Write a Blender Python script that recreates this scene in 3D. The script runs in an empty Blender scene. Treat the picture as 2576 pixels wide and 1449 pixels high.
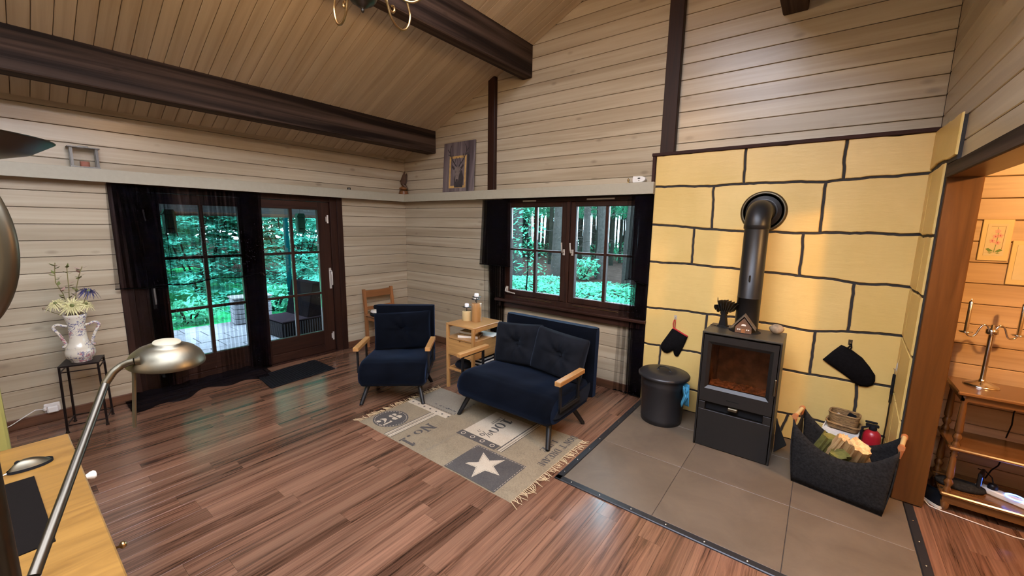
import bpy, bmesh, math, random
from mathutils import Vector, Matrix, noise as mnoise
RND = random.Random(11)
PI = math.pi
SC = bpy.context.scene
COL = SC.collection

# ------------------------------------------------------------------ camera, sky, lamps, exposure
cam_d = bpy.data.cameras.new('camera'); cam = bpy.data.objects.new('camera', cam_d); COL.objects.link(cam)
CAM = Vector((4.86, -3.78, 1.65))
yaw, pitch, roll = 0.653838851, 0.155012739, 0.0163220361
fw = Vector((-math.sin(yaw) * math.cos(pitch), math.cos(yaw) * math.cos(pitch), -math.sin(pitch)))
rt0 = Vector((math.cos(yaw), math.sin(yaw), 0)); up0 = rt0.cross(fw)
rt = rt0 * math.cos(roll) + up0 * math.sin(roll); up = up0 * math.cos(roll) - rt0 * math.sin(roll)
cam.matrix_world = Matrix(((rt.x, up.x, -fw.x, CAM.x), (rt.y, up.y, -fw.y, CAM.y), (rt.z, up.z, -fw.z, CAM.z), (0, 0, 0, 1)))
cam_d.sensor_width = 36; cam_d.lens = 1019.494 / 2576 * 36; cam_d.clip_start = 0.02; cam_d.clip_end = 200
SC.camera = cam

world = bpy.data.worlds.new('overcast_sky'); SC.world = world; world.use_nodes = True
bg = world.node_tree.nodes['Background']
bg.inputs[0].default_value = (0.72, 0.81, 1.0, 1); bg.inputs[1].default_value = 30.0

def lamp(name, loc, power, color, radius):
    d = bpy.data.lights.new(name, 'POINT'); d.energy = power; d.color = color; d.shadow_soft_size = radius
    o = bpy.data.objects.new(name, d); COL.objects.link(o); o.location = loc
    return o
WARM = (1.0, 0.63, 0.33)
CHC = (3.188, -2.678)                      # chandelier axis
CH_AZ = [math.radians(100 + 72 * k) for k in range(5)]
for az in CH_AZ:
    lamp('chandelier_bulb_light', (CHC[0] + .26 * math.cos(az), CHC[1] + .26 * math.sin(az), 2.96), 16.0, WARM, .03)
lamp('hall_lamp_light', (6.35, -1.44, 2.14), 205, (1.0, 0.58, 0.22), .05)
lamp('rear_fill_light', (4.3, -5.6, 2.3), 18, WARM, .15)  # unseen fill light added behind the camera to lift ceiling and shadows

SC.view_settings.view_transform = 'Standard'; SC.view_settings.look = 'None'
SC.view_settings.exposure = -0.28; SC.view_settings.gamma = 1.0; SC.view_settings.use_curve_mapping = False

# ------------------------------------------------------------------ mesh builder
def V(*a): return Vector(a)
class MB:
    def __init__(s): s.v = []; s.f = []; s.sm = []
    def add(s, vs, fs, smooth=False):
        b = len(s.v); s.v += [tuple(v) for v in vs]
        for f in fs: s.f.append(tuple(b + i for i in f)); s.sm.append(smooth)
    def box(s, a, b, c=0.0):
        x0, y0, z0 = [min(a[i], b[i]) for i in range(3)]; x1, y1, z1 = [max(a[i], b[i]) for i in range(3)]
        s.obox(((x0 + x1) / 2, (y0 + y1) / 2, (z0 + z1) / 2), ((x1 - x0) / 2, 0, 0), (0, (y1 - y0) / 2, 0), (0, 0, (z1 - z0) / 2), c)
    def obox(s, c, ax, ay, az, ch=0.0):
        c, ax, ay, az = V(*c), V(*ax), V(*ay), V(*az)
        if ch <= 0:
            vs = [c + ax * i + ay * j + az * k for k in (-1, 1) for j in (-1, 1) for i in (-1, 1)]
            s.add(vs, [(0, 2, 3, 1), (4, 5, 7, 6), (0, 1, 5, 4), (2, 6, 7, 3), (0, 4, 6, 2), (1, 3, 7, 5)])
            return
        la, lb, lc = ax.length, ay.length, az.length
        m = min(ch, la * .9, lb * .9, lc * .9); fx, fy, fz = 1 - m / la, 1 - m / lb, 1 - m / lc
        vs = []; idx = {}
        for i in (-1, 1):
            for j in (-1, 1):
                for k in (-1, 1):
                    for n, (p, q, r) in enumerate(((i, j * fy, k * fz), (i * fx, j, k * fz), (i * fx, j * fy, k))):
                        idx[i, j, k, n] = len(vs); vs.append(c + ax * p + ay * q + az * r)
        fs = []
        for i in (-1, 1):
            q = [idx[i, -1, -1, 0], idx[i, 1, -1, 0], idx[i, 1, 1, 0], idx[i, -1, 1, 0]]; fs.append(q if i > 0 else q[::-1])
            q = [idx[-1, i, -1, 1], idx[-1, i, 1, 1], idx[1, i, 1, 1], idx[1, i, -1, 1]]; fs.append(q if i > 0 else q[::-1])
            q = [idx[-1, -1, i, 2], idx[1, -1, i, 2], idx[1, 1, i, 2], idx[-1, 1, i, 2]]; fs.append(q if i > 0 else q[::-1])
        for a in (-1, 1):
            for b in (-1, 1):
                fs.append([idx[-1, a, b, 1], idx[1, a, b, 1], idx[1, a, b, 2], idx[-1, a, b, 2]][::(1 if a * b < 0 else -1)])
                fs.append([idx[a, -1, b, 0], idx[a, 1, b, 0], idx[a, 1, b, 2], idx[a, -1, b, 2]][::(1 if a * b > 0 else -1)])
                fs.append([idx[a, b, -1, 0], idx[a, b, 1, 0], idx[a, b, 1, 1], idx[a, b, -1, 1]][::(1 if a * b < 0 else -1)])
                for d in (-1, 1):
                    fs.append([idx[a, b, d, 0], idx[a, b, d, 1], idx[a, b, d, 2]][::(1 if a * b * d > 0 else -1)])
        s.add(vs, fs)
    def bar(s, p, q, w, h=None, up=(0, 0, 1), ch=0.0):
        p, q = V(*p), V(*q); d = q - p; h = h or w; u = V(*up)
        if abs(d.normalized().dot(u)) > .98: u = V(0, 1, 0)
        x = d.cross(u).normalized(); y = x.cross(d).normalized()
        s.obox((p + q) / 2, d / 2, x * w / 2, y * h / 2, ch)
    def ring_frames(s, pts, closed=False):
        P = [V(*p) for p in pts]; n = len(P); T = []
        for i in range(n):
            a = P[(i - 1) % n] if (closed or i > 0) else P[i]; b = P[(i + 1) % n] if (closed or i < n - 1) else P[i]
            T.append((b - a).normalized())
        u = V(0, 0, 1) if abs(T[0].z) < .9 else V(1, 0, 0)
        N = []
        for t in T:
            u = (u - t * u.dot(t))
            if u.length < 1e-6: u = t.orthogonal()
            u.normalize(); N.append((u.copy(), t.cross(u)))
        return P, N
    def tube(s, pts, r, n=8, closed=False, caps=True, smooth=True):
        P, N = s.ring_frames(pts, closed); vs = []
        for i, (p, (a, b)) in enumerate(zip(P, N)):
            rr = r[i] if isinstance(r, (list, tuple)) else r
            for k in range(n):
                t = 2 * PI * k / n; vs.append(p + a * (rr * math.cos(t)) + b * (rr * math.sin(t)))
        m = len(P); fs = []
        for i in range(m if closed else m - 1):
            j = (i + 1) % m
            for k in range(n): fs.append((i * n + k, i * n + (k + 1) % n, j * n + (k + 1) % n, j * n + k))
        s.add(vs, fs, smooth)
        if caps and not closed:
            s.add(vs[:n], [tuple(range(n))[::-1]]); s.add(vs[-n:], [tuple(range(n))])
    def cyl(s, p, q, r0, r1=None, n=16, caps=True):
        s.tube([p, q], [r0, r0 if r1 is None else r1], n, caps=caps)
    def lathe(s, prof, c=(0, 0, 0), n=24, axis=(0, 0, 1), xdir=None, smooth=True, sx=1.0, sy=1.0):
        z = V(*axis).normalized(); x = V(*xdir) if xdir else (V(1, 0, 0) if abs(z.x) < .9 else V(0, 1, 0))
        x = (x - z * x.dot(z)).normalized(); y = z.cross(x); c = V(*c); vs = []
        for r, h in prof:
            for k in range(n):
                t = 2 * PI * k / n; vs.append(c + z * h + x * (sx * r * math.cos(t)) + y * (sy * r * math.sin(t)))
        fs = []
        for i in range(len(prof) - 1):
            for k in range(n): fs.append((i * n + k, i * n + (k + 1) % n, (i + 1) * n + (k + 1) % n, (i + 1) * n + k))
        s.add(vs, fs, smooth)
        if prof[0][0] > 1e-4: s.add(vs[:n], [tuple(range(n))[::-1]])
        if prof[-1][0] > 1e-4: s.add(vs[-n:], [tuple(range(n))])
    def prism(s, poly, fn, t0, t1, inset=0.0, tm=None):
        """poly: 2-D outline, fn(a, b, t) -> point; extruded from t0 to t1, with an optional chamfer at t1"""
        n = len(poly); loops = [[fn(a, b, t0) for a, b in poly]]
        if inset:
            cx = sum(p[0] for p in poly) / n; cy = sum(p[1] for p in poly) / n
            loops.append([fn(a, b, tm) for a, b in poly])
            ins = inset_poly(poly, inset)
            loops.append([fn(a, b, t1) for a, b in ins])
        else: loops.append([fn(a, b, t1) for a, b in poly])
        vs = [p for l in loops for p in l]; fs = []
        for i in range(len(loops) - 1):
            for k in range(n): fs.append((i * n + k, i * n + (k + 1) % n, (i + 1) * n + (k + 1) % n, (i + 1) * n + k))
        fs.append(tuple(range(n))[::-1]); fs.append(tuple(range((len(loops) - 1) * n, len(loops) * n)))
        s.add(vs, fs)
    def grid(s, nu, nv, fn, closed_u=False, smooth=True):
        vs = [fn(i / (nu if closed_u else nu - 1), j / (nv - 1)) for j in range(nv) for i in range(nu)]; fs = []
        for j in range(nv - 1):
            for i in range(nu if closed_u else nu - 1):
                fs.append((j * nu + i, j * nu + (i + 1) % nu, (j + 1) * nu + (i + 1) % nu, (j + 1) * nu + i))
        s.add(vs, fs, smooth)
    def build(s, name, mat, parent=None, org=(0, 0, 0), recalc=True):
        me = bpy.data.meshes.new(name)
        o3 = V(*org)
        me.from_pydata([(v[0] - o3.x, v[1] - o3.y, v[2] - o3.z) for v in s.v], [], s.f)
        me.polygons.foreach_set('use_smooth', s.sm)
        if recalc:
            bm = bmesh.new(); bm.from_mesh(me)
            bmesh.ops.recalc_face_normals(bm, faces=bm.faces); bm.to_mesh(me); bm.free()
        me.materials.append(mat)
        ob = bpy.data.objects.new(name, me); COL.objects.link(ob)
        if parent is not None: ob.parent = parent
        else: ob.location = o3
        return ob
def inset_poly(poly, d):
    n = len(poly); A = sum(poly[i][0] * poly[(i + 1) % n][1] - poly[(i + 1) % n][0] * poly[i][1] for i in range(n))
    sg = 1 if A > 0 else -1; out = []
    for i in range(n):
        p0, p1, p2 = Vector(poly[i - 1]), Vector(poly[i]), Vector(poly[(i + 1) % n])
        e1 = (p1 - p0); e2 = (p2 - p1)
        if e1.length < 1e-9 or e2.length < 1e-9: out.append(tuple(p1)); continue
        e1.normalize(); e2.normalize()
        n1 = Vector((-e1.y, e1.x)) * sg; n2 = Vector((-e2.y, e2.x)) * sg
        b = n1 + n2; k = d / max(.3, 1 + n1.dot(n2)); out.append((p1.x + b.x * k, p1.y + b.y * k))
    return out

def spline(pts, k=5):
    P = [V(*p) for p in pts]; out = []
    for i in range(len(P) - 1):
        p0, p1, p2, p3 = P[max(i - 1, 0)], P[i], P[i + 1], P[min(i + 2, len(P) - 1)]
        for j in range(k):
            t = j / k; out.append(.5 * ((2 * p1) + (p2 - p0) * t + (2 * p0 - 5 * p1 + 4 * p2 - p3) * t * t + (3 * p1 - p0 - 3 * p2 + p3) * t ** 3))
    out.append(P[-1]); return out
def tag(o, label=None, cat=None, group=None, kind=None):
    if label: o['label'] = label
    if cat: o['category'] = cat
    if group: o['group'] = group
    if kind: o['kind'] = kind
    return o
def thing(name, label, cat, loc=(0, 0, 0), rz=0.0, group=None):
    o = bpy.data.objects.new(name, None); o.empty_display_size = .05; COL.objects.link(o)
    o.location = loc; o.rotation_euler = (0, 0, rz)
    return tag(o, label, cat, group)
def struct(o): o['kind'] = 'structure'; return o
def dup(root, loc, rz=None, label=None):
    r = root.copy(); COL.objects.link(r); r.location = loc
    if rz is not None: r.rotation_euler = (0, 0, rz)
    if label: r['label'] = label
    for ch in list(root.children):
        c = ch.copy(); COL.objects.link(c); c.parent = r
        for g in list(ch.children):
            d = g.copy(); COL.objects.link(d); d.parent = c
    return r
def subsurf(o, lv=1):
    m = o.modifiers.new('smooth', 'SUBSURF'); m.levels = lv; m.render_levels = lv
    for p in o.data.polygons: p.use_smooth = True
    return o

# ------------------------------------------------------------------ materials
class NT:
    def __init__(s, name):
        s.m = bpy.data.materials.new(name); s.m.use_nodes = True; s.t = s.m.node_tree; s.t.nodes.clear()
        s.out = s.n('ShaderNodeOutputMaterial')
    def n(s, ty, **kw):
        nd = s.t.nodes.new(ty)
        for k, v in kw.items():
            if k.startswith('i_'):
                key = k[2:]; key = int(key) if key.isdigit() else key.replace('_', ' ')
                if isinstance(v, bpy.types.NodeSocket): s.t.links.new(v, nd.inputs[key])
                else: nd.inputs[key].default_value = v
            else: setattr(nd, k, v)
        return nd
    def lk(s, a, b): s.t.links.new(a, b)
    def bsdf(s, **kw):
        b = s.n('ShaderNodeBsdfPrincipled', **kw); s.lk(b.outputs[0], s.out.inputs[0]); return b
    def ramp(s, fac, stops):
        r = s.n('ShaderNodeValToRGB', i_0=fac); el = r.color_ramp.elements
        while len(el) < len(stops): el.new(.5)
        for e, (p, c) in zip(el, stops): e.position = p; e.color = (c if len(c) == 4 else (*c, 1)) if hasattr(c, '__len__') else (c, c, c, 1)
        return r.outputs[0]
    def mix(s, fac, a, b, mode='MIX'):
        m = s.n('ShaderNodeMix', data_type='RGBA', blend_type=mode)
        for i, v in ((0, fac), (6, a), (7, b)):
            if isinstance(v, bpy.types.NodeSocket): s.lk(v, m.inputs[i])
            else: m.inputs[i].default_value = v if i == 0 else ((*v, 1) if len(v) == 3 else v)
        return m.outputs[2]
    def coords(s, scale=(1, 1, 1), rand=True, rot=(0, 0, 0)):
        tc = s.n('ShaderNodeTexCoord'); v = tc.outputs['Object']
        if rand:
            oi = s.n('ShaderNodeObjectInfo')
            mu = s.n('ShaderNodeVectorMath', operation='SCALE'); mu.inputs[0].default_value = (13.7, 7.3, 5.1); s.lk(oi.outputs['Random'], mu.inputs['Scale'])
            ad = s.n('ShaderNodeVectorMath', operation='ADD'); s.lk(v, ad.inputs[0]); s.lk(mu.outputs[0], ad.inputs[1]); v = ad.outputs[0]
            s.rand = oi.outputs['Random']
        mp = s.n('ShaderNodeMapping'); s.lk(v, mp.inputs[0]); mp.inputs['Scale'].default_value = scale; mp.inputs['Rotation'].default_value = rot
        return mp.outputs[0]
    def noise(s, vec, scale=1.0, detail=4.0, rough=.55, dist=0.0):
        return s.n('ShaderNodeTexNoise', i_Vector=vec, i_Scale=scale, i_Detail=detail, i_Roughness=rough, i_Distortion=dist).outputs[0]
    def bump(s, h, strength=.3, dist=.01):
        return s.n('ShaderNodeBump', i_Height=h, i_Strength=strength, i_Distance=dist).outputs[0]

def plain(name, col, rough=.5, metal=0.0, bump=0.0, bscale=60.0, var=0.0, **kw):
    t = NT(name); b = t.bsdf(i_Roughness=rough, i_Metallic=metal)
    for k, v in kw.items(): b.inputs[k.replace('_', ' ')].default_value = v
    vec = t.coords(rand=False)
    nz = t.noise(vec, bscale * .35, 3)
    v = max(var, .03)
    c = t.ramp(nz, [(.3, tuple(x * (1 - v) for x in col)), (.7, tuple(min(1, x * (1 + v)) for x in col))]); t.lk(c, b.inputs['Base Color'])
    if bump: t.lk(t.bump(t.noise(vec, bscale, 4), bump, .004), b.inputs['Normal'])
    return t.m
def wood(name, dark, light, axis='x', rough=.5, fine=38.0, along=1.3, wash=None, washamt=.5, knots=0.0, bump=.15, var=.16, lo=.3, hi=.72, swirl=1.2, coat=0.0, patch=.55, spec=.5):
    t = NT(name); b = t.bsdf(i_Roughness=rough); b.inputs['Specular IOR Level'].default_value = spec
    if coat: b.inputs['Coat Weight'].default_value = coat; b.inputs['Coat Roughness'].default_value = .22
    sc = {'x': (along, fine, fine), 'y': (fine, along, fine), 'z': (fine, fine, along)}[axis]
    vec = t.coords(sc); g = t.noise(vec, 1.0, 5, .62, swirl)
    c = t.ramp(g, [(lo, dark), (hi, light)])
    s2 = tuple(x * .16 for x in sc); vec2 = t.coords(s2); p = t.noise(vec2, 1.0, 3, .5, .8)
    c = t.mix(t.ramp(p, [(.35, 0.0), (.7, patch)]), c, tuple(x * .72 for x in dark))
    if wash:
        sw = tuple(x * .4 for x in sc); w = t.noise(t.coords(sw), 1.0, 4, .6, .6)
        c = t.mix(t.ramp(w, [(.40, 0.0), (.64, washamt)]), c, wash)
    if knots:
        ks = {'x': (2.6, 0, 5.5), 'y': (0, 2.6, 5.5), 'z': (5.5, 5.5, 2.6)}[axis]
        vo = t.n('ShaderNodeTexVoronoi', i_Vector=t.coords(ks), i_Scale=1.0)
        c = t.mix(t.ramp(vo.outputs['Distance'], [(.045, knots), (.125, 0.0)]), c, tuple(x * .45 for x in dark))
    hv = t.n('ShaderNodeMapRange', i_Value=t.rand, i_3=1 - var, i_4=1 + var)
    c = t.mix(1.0, c, hv.outputs[0], 'MULTIPLY')
    t.lk(c, b.inputs['Base Color'])
    if bump: t.lk(t.bump(g, bump, .003), b.inputs['Normal'])
    rr = t.n('ShaderNodeMapRange', i_Value=g, i_3=rough * .85, i_4=min(1, rough * 1.2)); t.lk(rr.outputs[0], b.inputs['Roughness'])
    return t.m

WL, WD, WW = (.375, .295, .195), (.285, .213, .135), (.44, .358, .248)
M = {}
for ax in 'xyz': M['plank_' + ax] = wood('whitewashed_pine_' + ax, WD, WL, ax, .30, 26, .9, WW, .9, .55, .06, .07, .2, .8, .8, 0.0, .22)
M['plank_ceiling'] = wood('whitewashed_pine_ceiling', tuple(x * 1.3 for x in WD), tuple(x * 1.3 for x in WL), 'x', .4, 26, .9, tuple(x * 1.3 for x in WW), .6, .4, .06, .06, .2, .8, .8, 0.0, .22)  # same paint as the walls, lightened to stand in for lamplight on the ceiling
M['hall_plank'] = wood('honey_pine', (.34, .20, .095), (.50, .32, .165), 'x', .42, 30, 1.1, (.54, .37, .21), .4, .5, .1, .08)
for ax in 'xyz': M['beam_' + ax] = wood('dark_stained_beam_' + ax, (.008, .0045, .0035), (.026, .014, .010), ax, .7, 30, .7, (.085, .052, .036), .85, .6, .35, .1, spec=.15)
for ax in 'xyz': M['mahog_' + ax] = wood('mahogany_stain_' + ax, (.014, .0045, .0028), (.042, .0145, .0072), ax, .5, 30, 1.2, None, 0, 0, .15, .08, spec=.22)
for ax in 'xyz': M['jamb_' + ax] = wood('orange_brown_varnish_' + ax, (.055, .020, .004), (.105, .040, .008), ax, .32, 14, 1.0, None, 0, .5, .1, .05)
M['trim_x'] = wood('dark_trim', (.030, .011, .008), (.065, .024, .016), 'x', .7, 40, 2, spec=.2)
for ax in 'xy': M['base_' + ax] = wood('reddish_skirting_' + ax, (.07, .028, .013), (.15, .062, .028), ax, .4, 30, 1.4)
for ax in 'xyz': M['oak_' + ax] = wood('light_oak_' + ax, (.31, .145, .042), (.47, .25, .085), ax, .36, 40, 1.6, None, 0, 0, .08, .05, coat=.25)
for ax in 'xyz': M['pine_' + ax] = wood('brown_pine_' + ax, (.20, .075, .022), (.34, .135, .042), ax, .4, 34, 1.6, None, 0, 0, .08, .05)
for ax in 'xyz': M['console_' + ax] = wood('polished_walnut_' + ax, (.09, .033, .009), (.21, .088, .025), ax, .24, 26, 1.2, None, 0, 0, .06, .05, coat=.5)
M['desk'] = wood('ochre_desk_veneer', (.135, .058, .009), (.265, .13, .025), 'y', .45, 13, 1.8, None, 0, 0, .06, .04, .25, .62, 2.2, coat=.1)
M['floor'] = wood('walnut_laminate', (.018, .0075, .0045), (.20, .090, .050), 'y', .17, 26, .8, (.25, .125, .072), .6, 0, .01, .16, .32, .66, 3.2)
M['pelmet'] = plain('pale_grey_green_paint', (.35, .305, .22), .6, 0, .06, 90, .03)
M['mortar'] = plain('charcoal_mortar', (.022, .018, .016), .85, 0, .3, 90, .25)
def stone_mat():
    t = NT('yellow_painted_stone'); b = t.bsdf(i_Roughness=.42)
    v = t.coords(rand=True); n1 = t.noise(v, 1.4, 4, .6, .4); n2 = t.noise(v, 26, 4, .6)
    c = t.ramp(n1, [(.3, (.58, .385, .112)), (.7, (.70, .475, .165))]); c = t.mix(t.ramp(n2, [(.6, 0.0), (.85, .25)]), c, (.45, .30, .11))
    t.lk(c, b.inputs['Base Color']); h = t.noise(t.coords((6, 6, 30), rand=True), 1.0, 4, .6)
    t.lk(t.bump(h, .22, .008), b.inputs['Normal']); return t.m
M['stone'] = stone_mat()
def tile_mat():
    t = NT('grey_brown_slate_tile'); b = t.bsdf(i_Roughness=.5)
    v = t.coords(); c = t.ramp(t.noise(v, 3.5, 6, .62, .5), [(.3, (.085, .060, .040)), (.7, (.130, .095, .064))])
    t.lk(c, b.inputs['Base Color']); t.lk(t.bump(t.noise(v, 40, 5), .12, .004), b.inputs['Normal']); return t.m
M['tile'] = tile_mat()
M['edge'] = plain('dark_metal_edge', (.035, .034, .036), .42, .6, .05)
def velvet(name, col, edge):
    t = NT(name); b = t.bsdf(i_Roughness=.85); v = t.coords(rand=False)
    c = t.ramp(t.noise(v, 5, 4, .6, .6), [(.35, tuple(x * .7 for x in col)), (.65, tuple(x * 1.35 for x in col))]); t.lk(c, b.inputs['Base Color'])
    b.inputs['Sheen Weight'].default_value = .14; b.inputs['Sheen Roughness'].default_value = .45; b.inputs['Sheen Tint'].default_value = (*edge, 1)
    b.inputs['Specular IOR Level'].default_value = .04
    t.lk(t.bump(t.noise(v, 350, 2), .12, .002), b.inputs['Normal']); return t.m
M['velvet'] = velvet('navy_velvet', (.0016, .0022, .0040), (.24, .36, .66))
M['velvet_dark'] = velvet('charcoal_velvet', (.0065, .0070, .0090), (.24, .30, .42))
M['blackmetal'] = plain('black_powder_coat', (.010, .010, .011), .42, .4, .04)
M['iron'] = plain('dark_wrought_iron', (.022, .015, .014), .4, .7, .1)
M['stove'] = plain('anthracite_stove_steel', (.022, .020, .019), .40, .55, .06, 160)
M['stovetop'] = plain('stove_top_plate', (.055, .050, .040), .42, .5, .05)
M['can'] = plain('charcoal_galvanised_tin', (.036, .034, .035), .40, .6, .08, 40)
M['chrome'] = plain('chrome', (.62, .60, .57), .18, 1.0)
M['armmetal'] = plain('dark_satin_metal', (.075, .062, .046), .36, 1.0, .05, 140)
M['brushed'] = plain('brushed_nickel', (.135, .115, .080), .42, 1.0, .05, 140)
M['bronze'] = plain('antique_gold_metal', (.36, .25, .12), .32, 1.0)
M['darkbronze'] = plain('dark_bronze', (.055, .045, .035), .35, .8)
M['white_metal'] = plain('cream_metal_fitting', (.50, .44, .37), .35, .35)
M['white'] = plain('white_plastic', (.68, .64, .58), .4)
M['black'] = plain('matte_black', (.007, .007, .008), .8, Specular_IOR_Level=.15)
M['felt'] = plain('black_felt', (.017, .016, .016), 1.0, 0, .5, 240, .4, Specular_IOR_Level=.05)
M['cotton'] = plain('black_quilted_cotton', (.007, .006, .006), 1.0, 0, .4, 160, .3, Specular_IOR_Level=.05)
M['red'] = plain('red_cotton_binding', (.42, .018, .018), .8)
M['bluecloth'] = plain('blue_cloth', (.055, .27, .42), .9, 0, .4, 120, .15)
M['leather'] = plain('tan_leather', (.36, .13, .045), .5)
M['dowel'] = plain('pale_wood_dowel', (.46, .33, .15), .5, 0, .05)
M['ceramic'] = None
M['redpaint'] = plain('red_gloss_paint', (.36, .012, .020), .28)
M['porcelain'] = plain('porcelain_knob', (.72, .66, .56), .22)
M['mat'] = plain('charcoal_doormat', (.0075, .0075, .009), 1.0, 0, .6, 220, .3, Specular_IOR_Level=.1)
M['deskmat'] = plain('dark_brown_desk_pad', (.0065, .0048, .0040), 1.0, 0, .2, 200, .06, Specular_IOR_Level=.05)
M['candlewhite'] = plain('white_candle', (.75, .73, .70), .5)
M['yellowwall'] = plain('olive_yellow_wall', (.185, .155, .030), .7, 0, .06)
M['paper'] = plain('paper', (.62, .56, .48), .8)
def wicker_mat():
    t = NT('woven_wicker'); b = t.bsdf(i_Roughness=.7); v = t.coords((30, 30, 120), rand=False)
    g = t.noise(v, 1.0, 4, .6, 1.0); t.lk(t.ramp(g, [(.3, (.09, .045, .015)), (.7, (.42, .24, .085))]), b.inputs['Base Color'])
    t.lk(t.bump(g, .6, .006), b.inputs['Normal']); return t.m
M['wicker'] = wicker_mat()
def log_mat():
    t = NT('split_log'); b = t.bsdf(i_Roughness=.8); v = t.coords((60, 60, 5))
    g = t.noise(v, 1.0, 4, .6, .8); t.lk(t.ramp(g, [(.3, (.38, .20, .075)), (.7, (.70, .47, .21))]), b.inputs['Base Color'])
    t.lk(t.bump(g, .8, .006), b.inputs['Normal']); return t.m
M['log'] = log_mat()
M['bark'] = plain('mossy_bark', (.12, .105, .018), .9, 0, .8, 60, .4)
M['rockgrey'] = plain('grey_brown_pebble', (.26, .19, .12), .75, 0, .5, 60, .35)
def sheer(name, op, col=(.006, .005, .006)):
    t = NT(name); tr = t.n('ShaderNodeBsdfTransparent'); df = t.n('ShaderNodeBsdfDiffuse'); df.inputs[0].default_value = (*col, 1)
    v = t.coords((160, 160, 6), rand=False); w = t.n('ShaderNodeMapRange', i_Value=t.noise(v, 1.0, 2), i_3=op - .1, i_4=op + .1)
    mx = t.n('ShaderNodeMixShader'); t.lk(w.outputs[0], mx.inputs[0]); t.lk(tr.outputs[0], mx.inputs[1]); t.lk(df.outputs[0], mx.inputs[2])
    t.lk(mx.outputs[0], t.out.inputs[0]); return t.m
M['sheer'] = sheer('black_sheer_voile', .16); M['sheer_dense'] = sheer('black_voile_gathered', .52)
M['hem'] = plain('black_curtain_hem', (.003, .003, .003), 1.0, Specular_IOR_Level=0.0)
def glass_mat(name, tint, refl=1.0):
    t = NT(name); tr = t.n('ShaderNodeBsdfTransparent'); tr.inputs[0].default_value = (*tint, 1)
    gl = t.n('ShaderNodeBsdfGlossy'); gl.inputs['Roughness'].default_value = .02
    fr = t.n('ShaderNodeFresnel'); fr.inputs[0].default_value = 1.45
    mu = t.n('ShaderNodeMath', operation='MULTIPLY', i_0=fr.outputs[0], i_1=refl)
    mx = t.n('ShaderNodeMixShader'); t.lk(mu.outputs[0], mx.inputs[0]); t.lk(tr.outputs[0], mx.inputs[1]); t.lk(gl.outputs[0], mx.inputs[2])
    t.lk(mx.outputs[0], t.out.inputs[0]); return t.m
M['glass'] = glass_mat('green_tinted_pane', (.84, .97, .95)); M['clearglass'] = glass_mat('clear_glass', (.95, .95, .95))
M['stoveglass'] = glass_mat('sooty_stove_glass', (.80, .62, .48), .5)
def leaf_mat(name, a, bcol):
    t = NT(name); v = t.coords(rand=False); c = t.ramp(t.noise(v, 3.0, 3), [(.3, a), (.7, bcol)])
    df = t.n('ShaderNodeBsdfDiffuse'); t.lk(c, df.inputs[0]); tl = t.n('ShaderNodeBsdfTranslucent'); t.lk(c, tl.inputs[0])
    mx = t.n('ShaderNodeMixShader', i_0=.35); t.lk(df.outputs[0], mx.inputs[1]); t.lk(tl.outputs[0], mx.inputs[2])
    t.lk(mx.outputs[0], t.out.inputs[0]); return t.m
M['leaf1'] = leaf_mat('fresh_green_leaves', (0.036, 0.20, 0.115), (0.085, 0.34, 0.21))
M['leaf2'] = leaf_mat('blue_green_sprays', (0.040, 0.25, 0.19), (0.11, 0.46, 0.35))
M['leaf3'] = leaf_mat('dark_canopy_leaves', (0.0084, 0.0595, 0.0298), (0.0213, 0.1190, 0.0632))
M['trunk'] = plain('grey_spruce_bark', (0.0279, 0.0260, 0.0245), .95, 0, .9, 50, .35, Specular_IOR_Level=0.0)
M['trunk_dark'] = plain('dark_thin_bark', (0.0067, 0.0082, 0.0067), .95, 0, .6, 50, .3, Specular_IOR_Level=0.0)
M['soil'] = plain('leaf_litter', (0.018, 0.0125, 0.0105), .95, 0, .8, 30, .45, Specular_IOR_Level=0.0)
M['lawn'] = plain('mown_lawn', (0.02, 0.23, 0.08), .95, 0, .6, 80, .3, Specular_IOR_Level=0.0)
M['paver'] = plain('grey_paving', (0.125, 0.118, 0.135), .85, 0, .4, 60, .16, Specular_IOR_Level=0.0)
M['teal'] = plain('teal_painted_pole', (0.0003, 0.0120, 0.0130), .9, Specular_IOR_Level=0.0)
M['rattan'] = plain('dark_rattan', (0.0026, 0.0022, 0.0027), .9, 0, .5, 90, .3, Specular_IOR_Level=0.0)
M['soffit'] = plain('grey_painted_soffit', (0.1116, 0.1042, 0.1042), .6, Specular_IOR_Level=0.0)
def emit(name, col, st):
    t = NT(name); e = t.n('ShaderNodeEmission'); e.inputs[0].default_value = (*col, 1); e.inputs[1].default_value = st
    t.lk(e.outputs[0], t.out.inputs[0]); return t.m
M['led'] = emit('blue_white_led', (.16, .30, 1.0), 7.0); M['ledscreen'] = emit('dim_blue_display', (.10, .22, 1.0), 1.6)
M['bulb'] = emit('lit_bulb', (1, .75, .45), 12.0)
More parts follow.
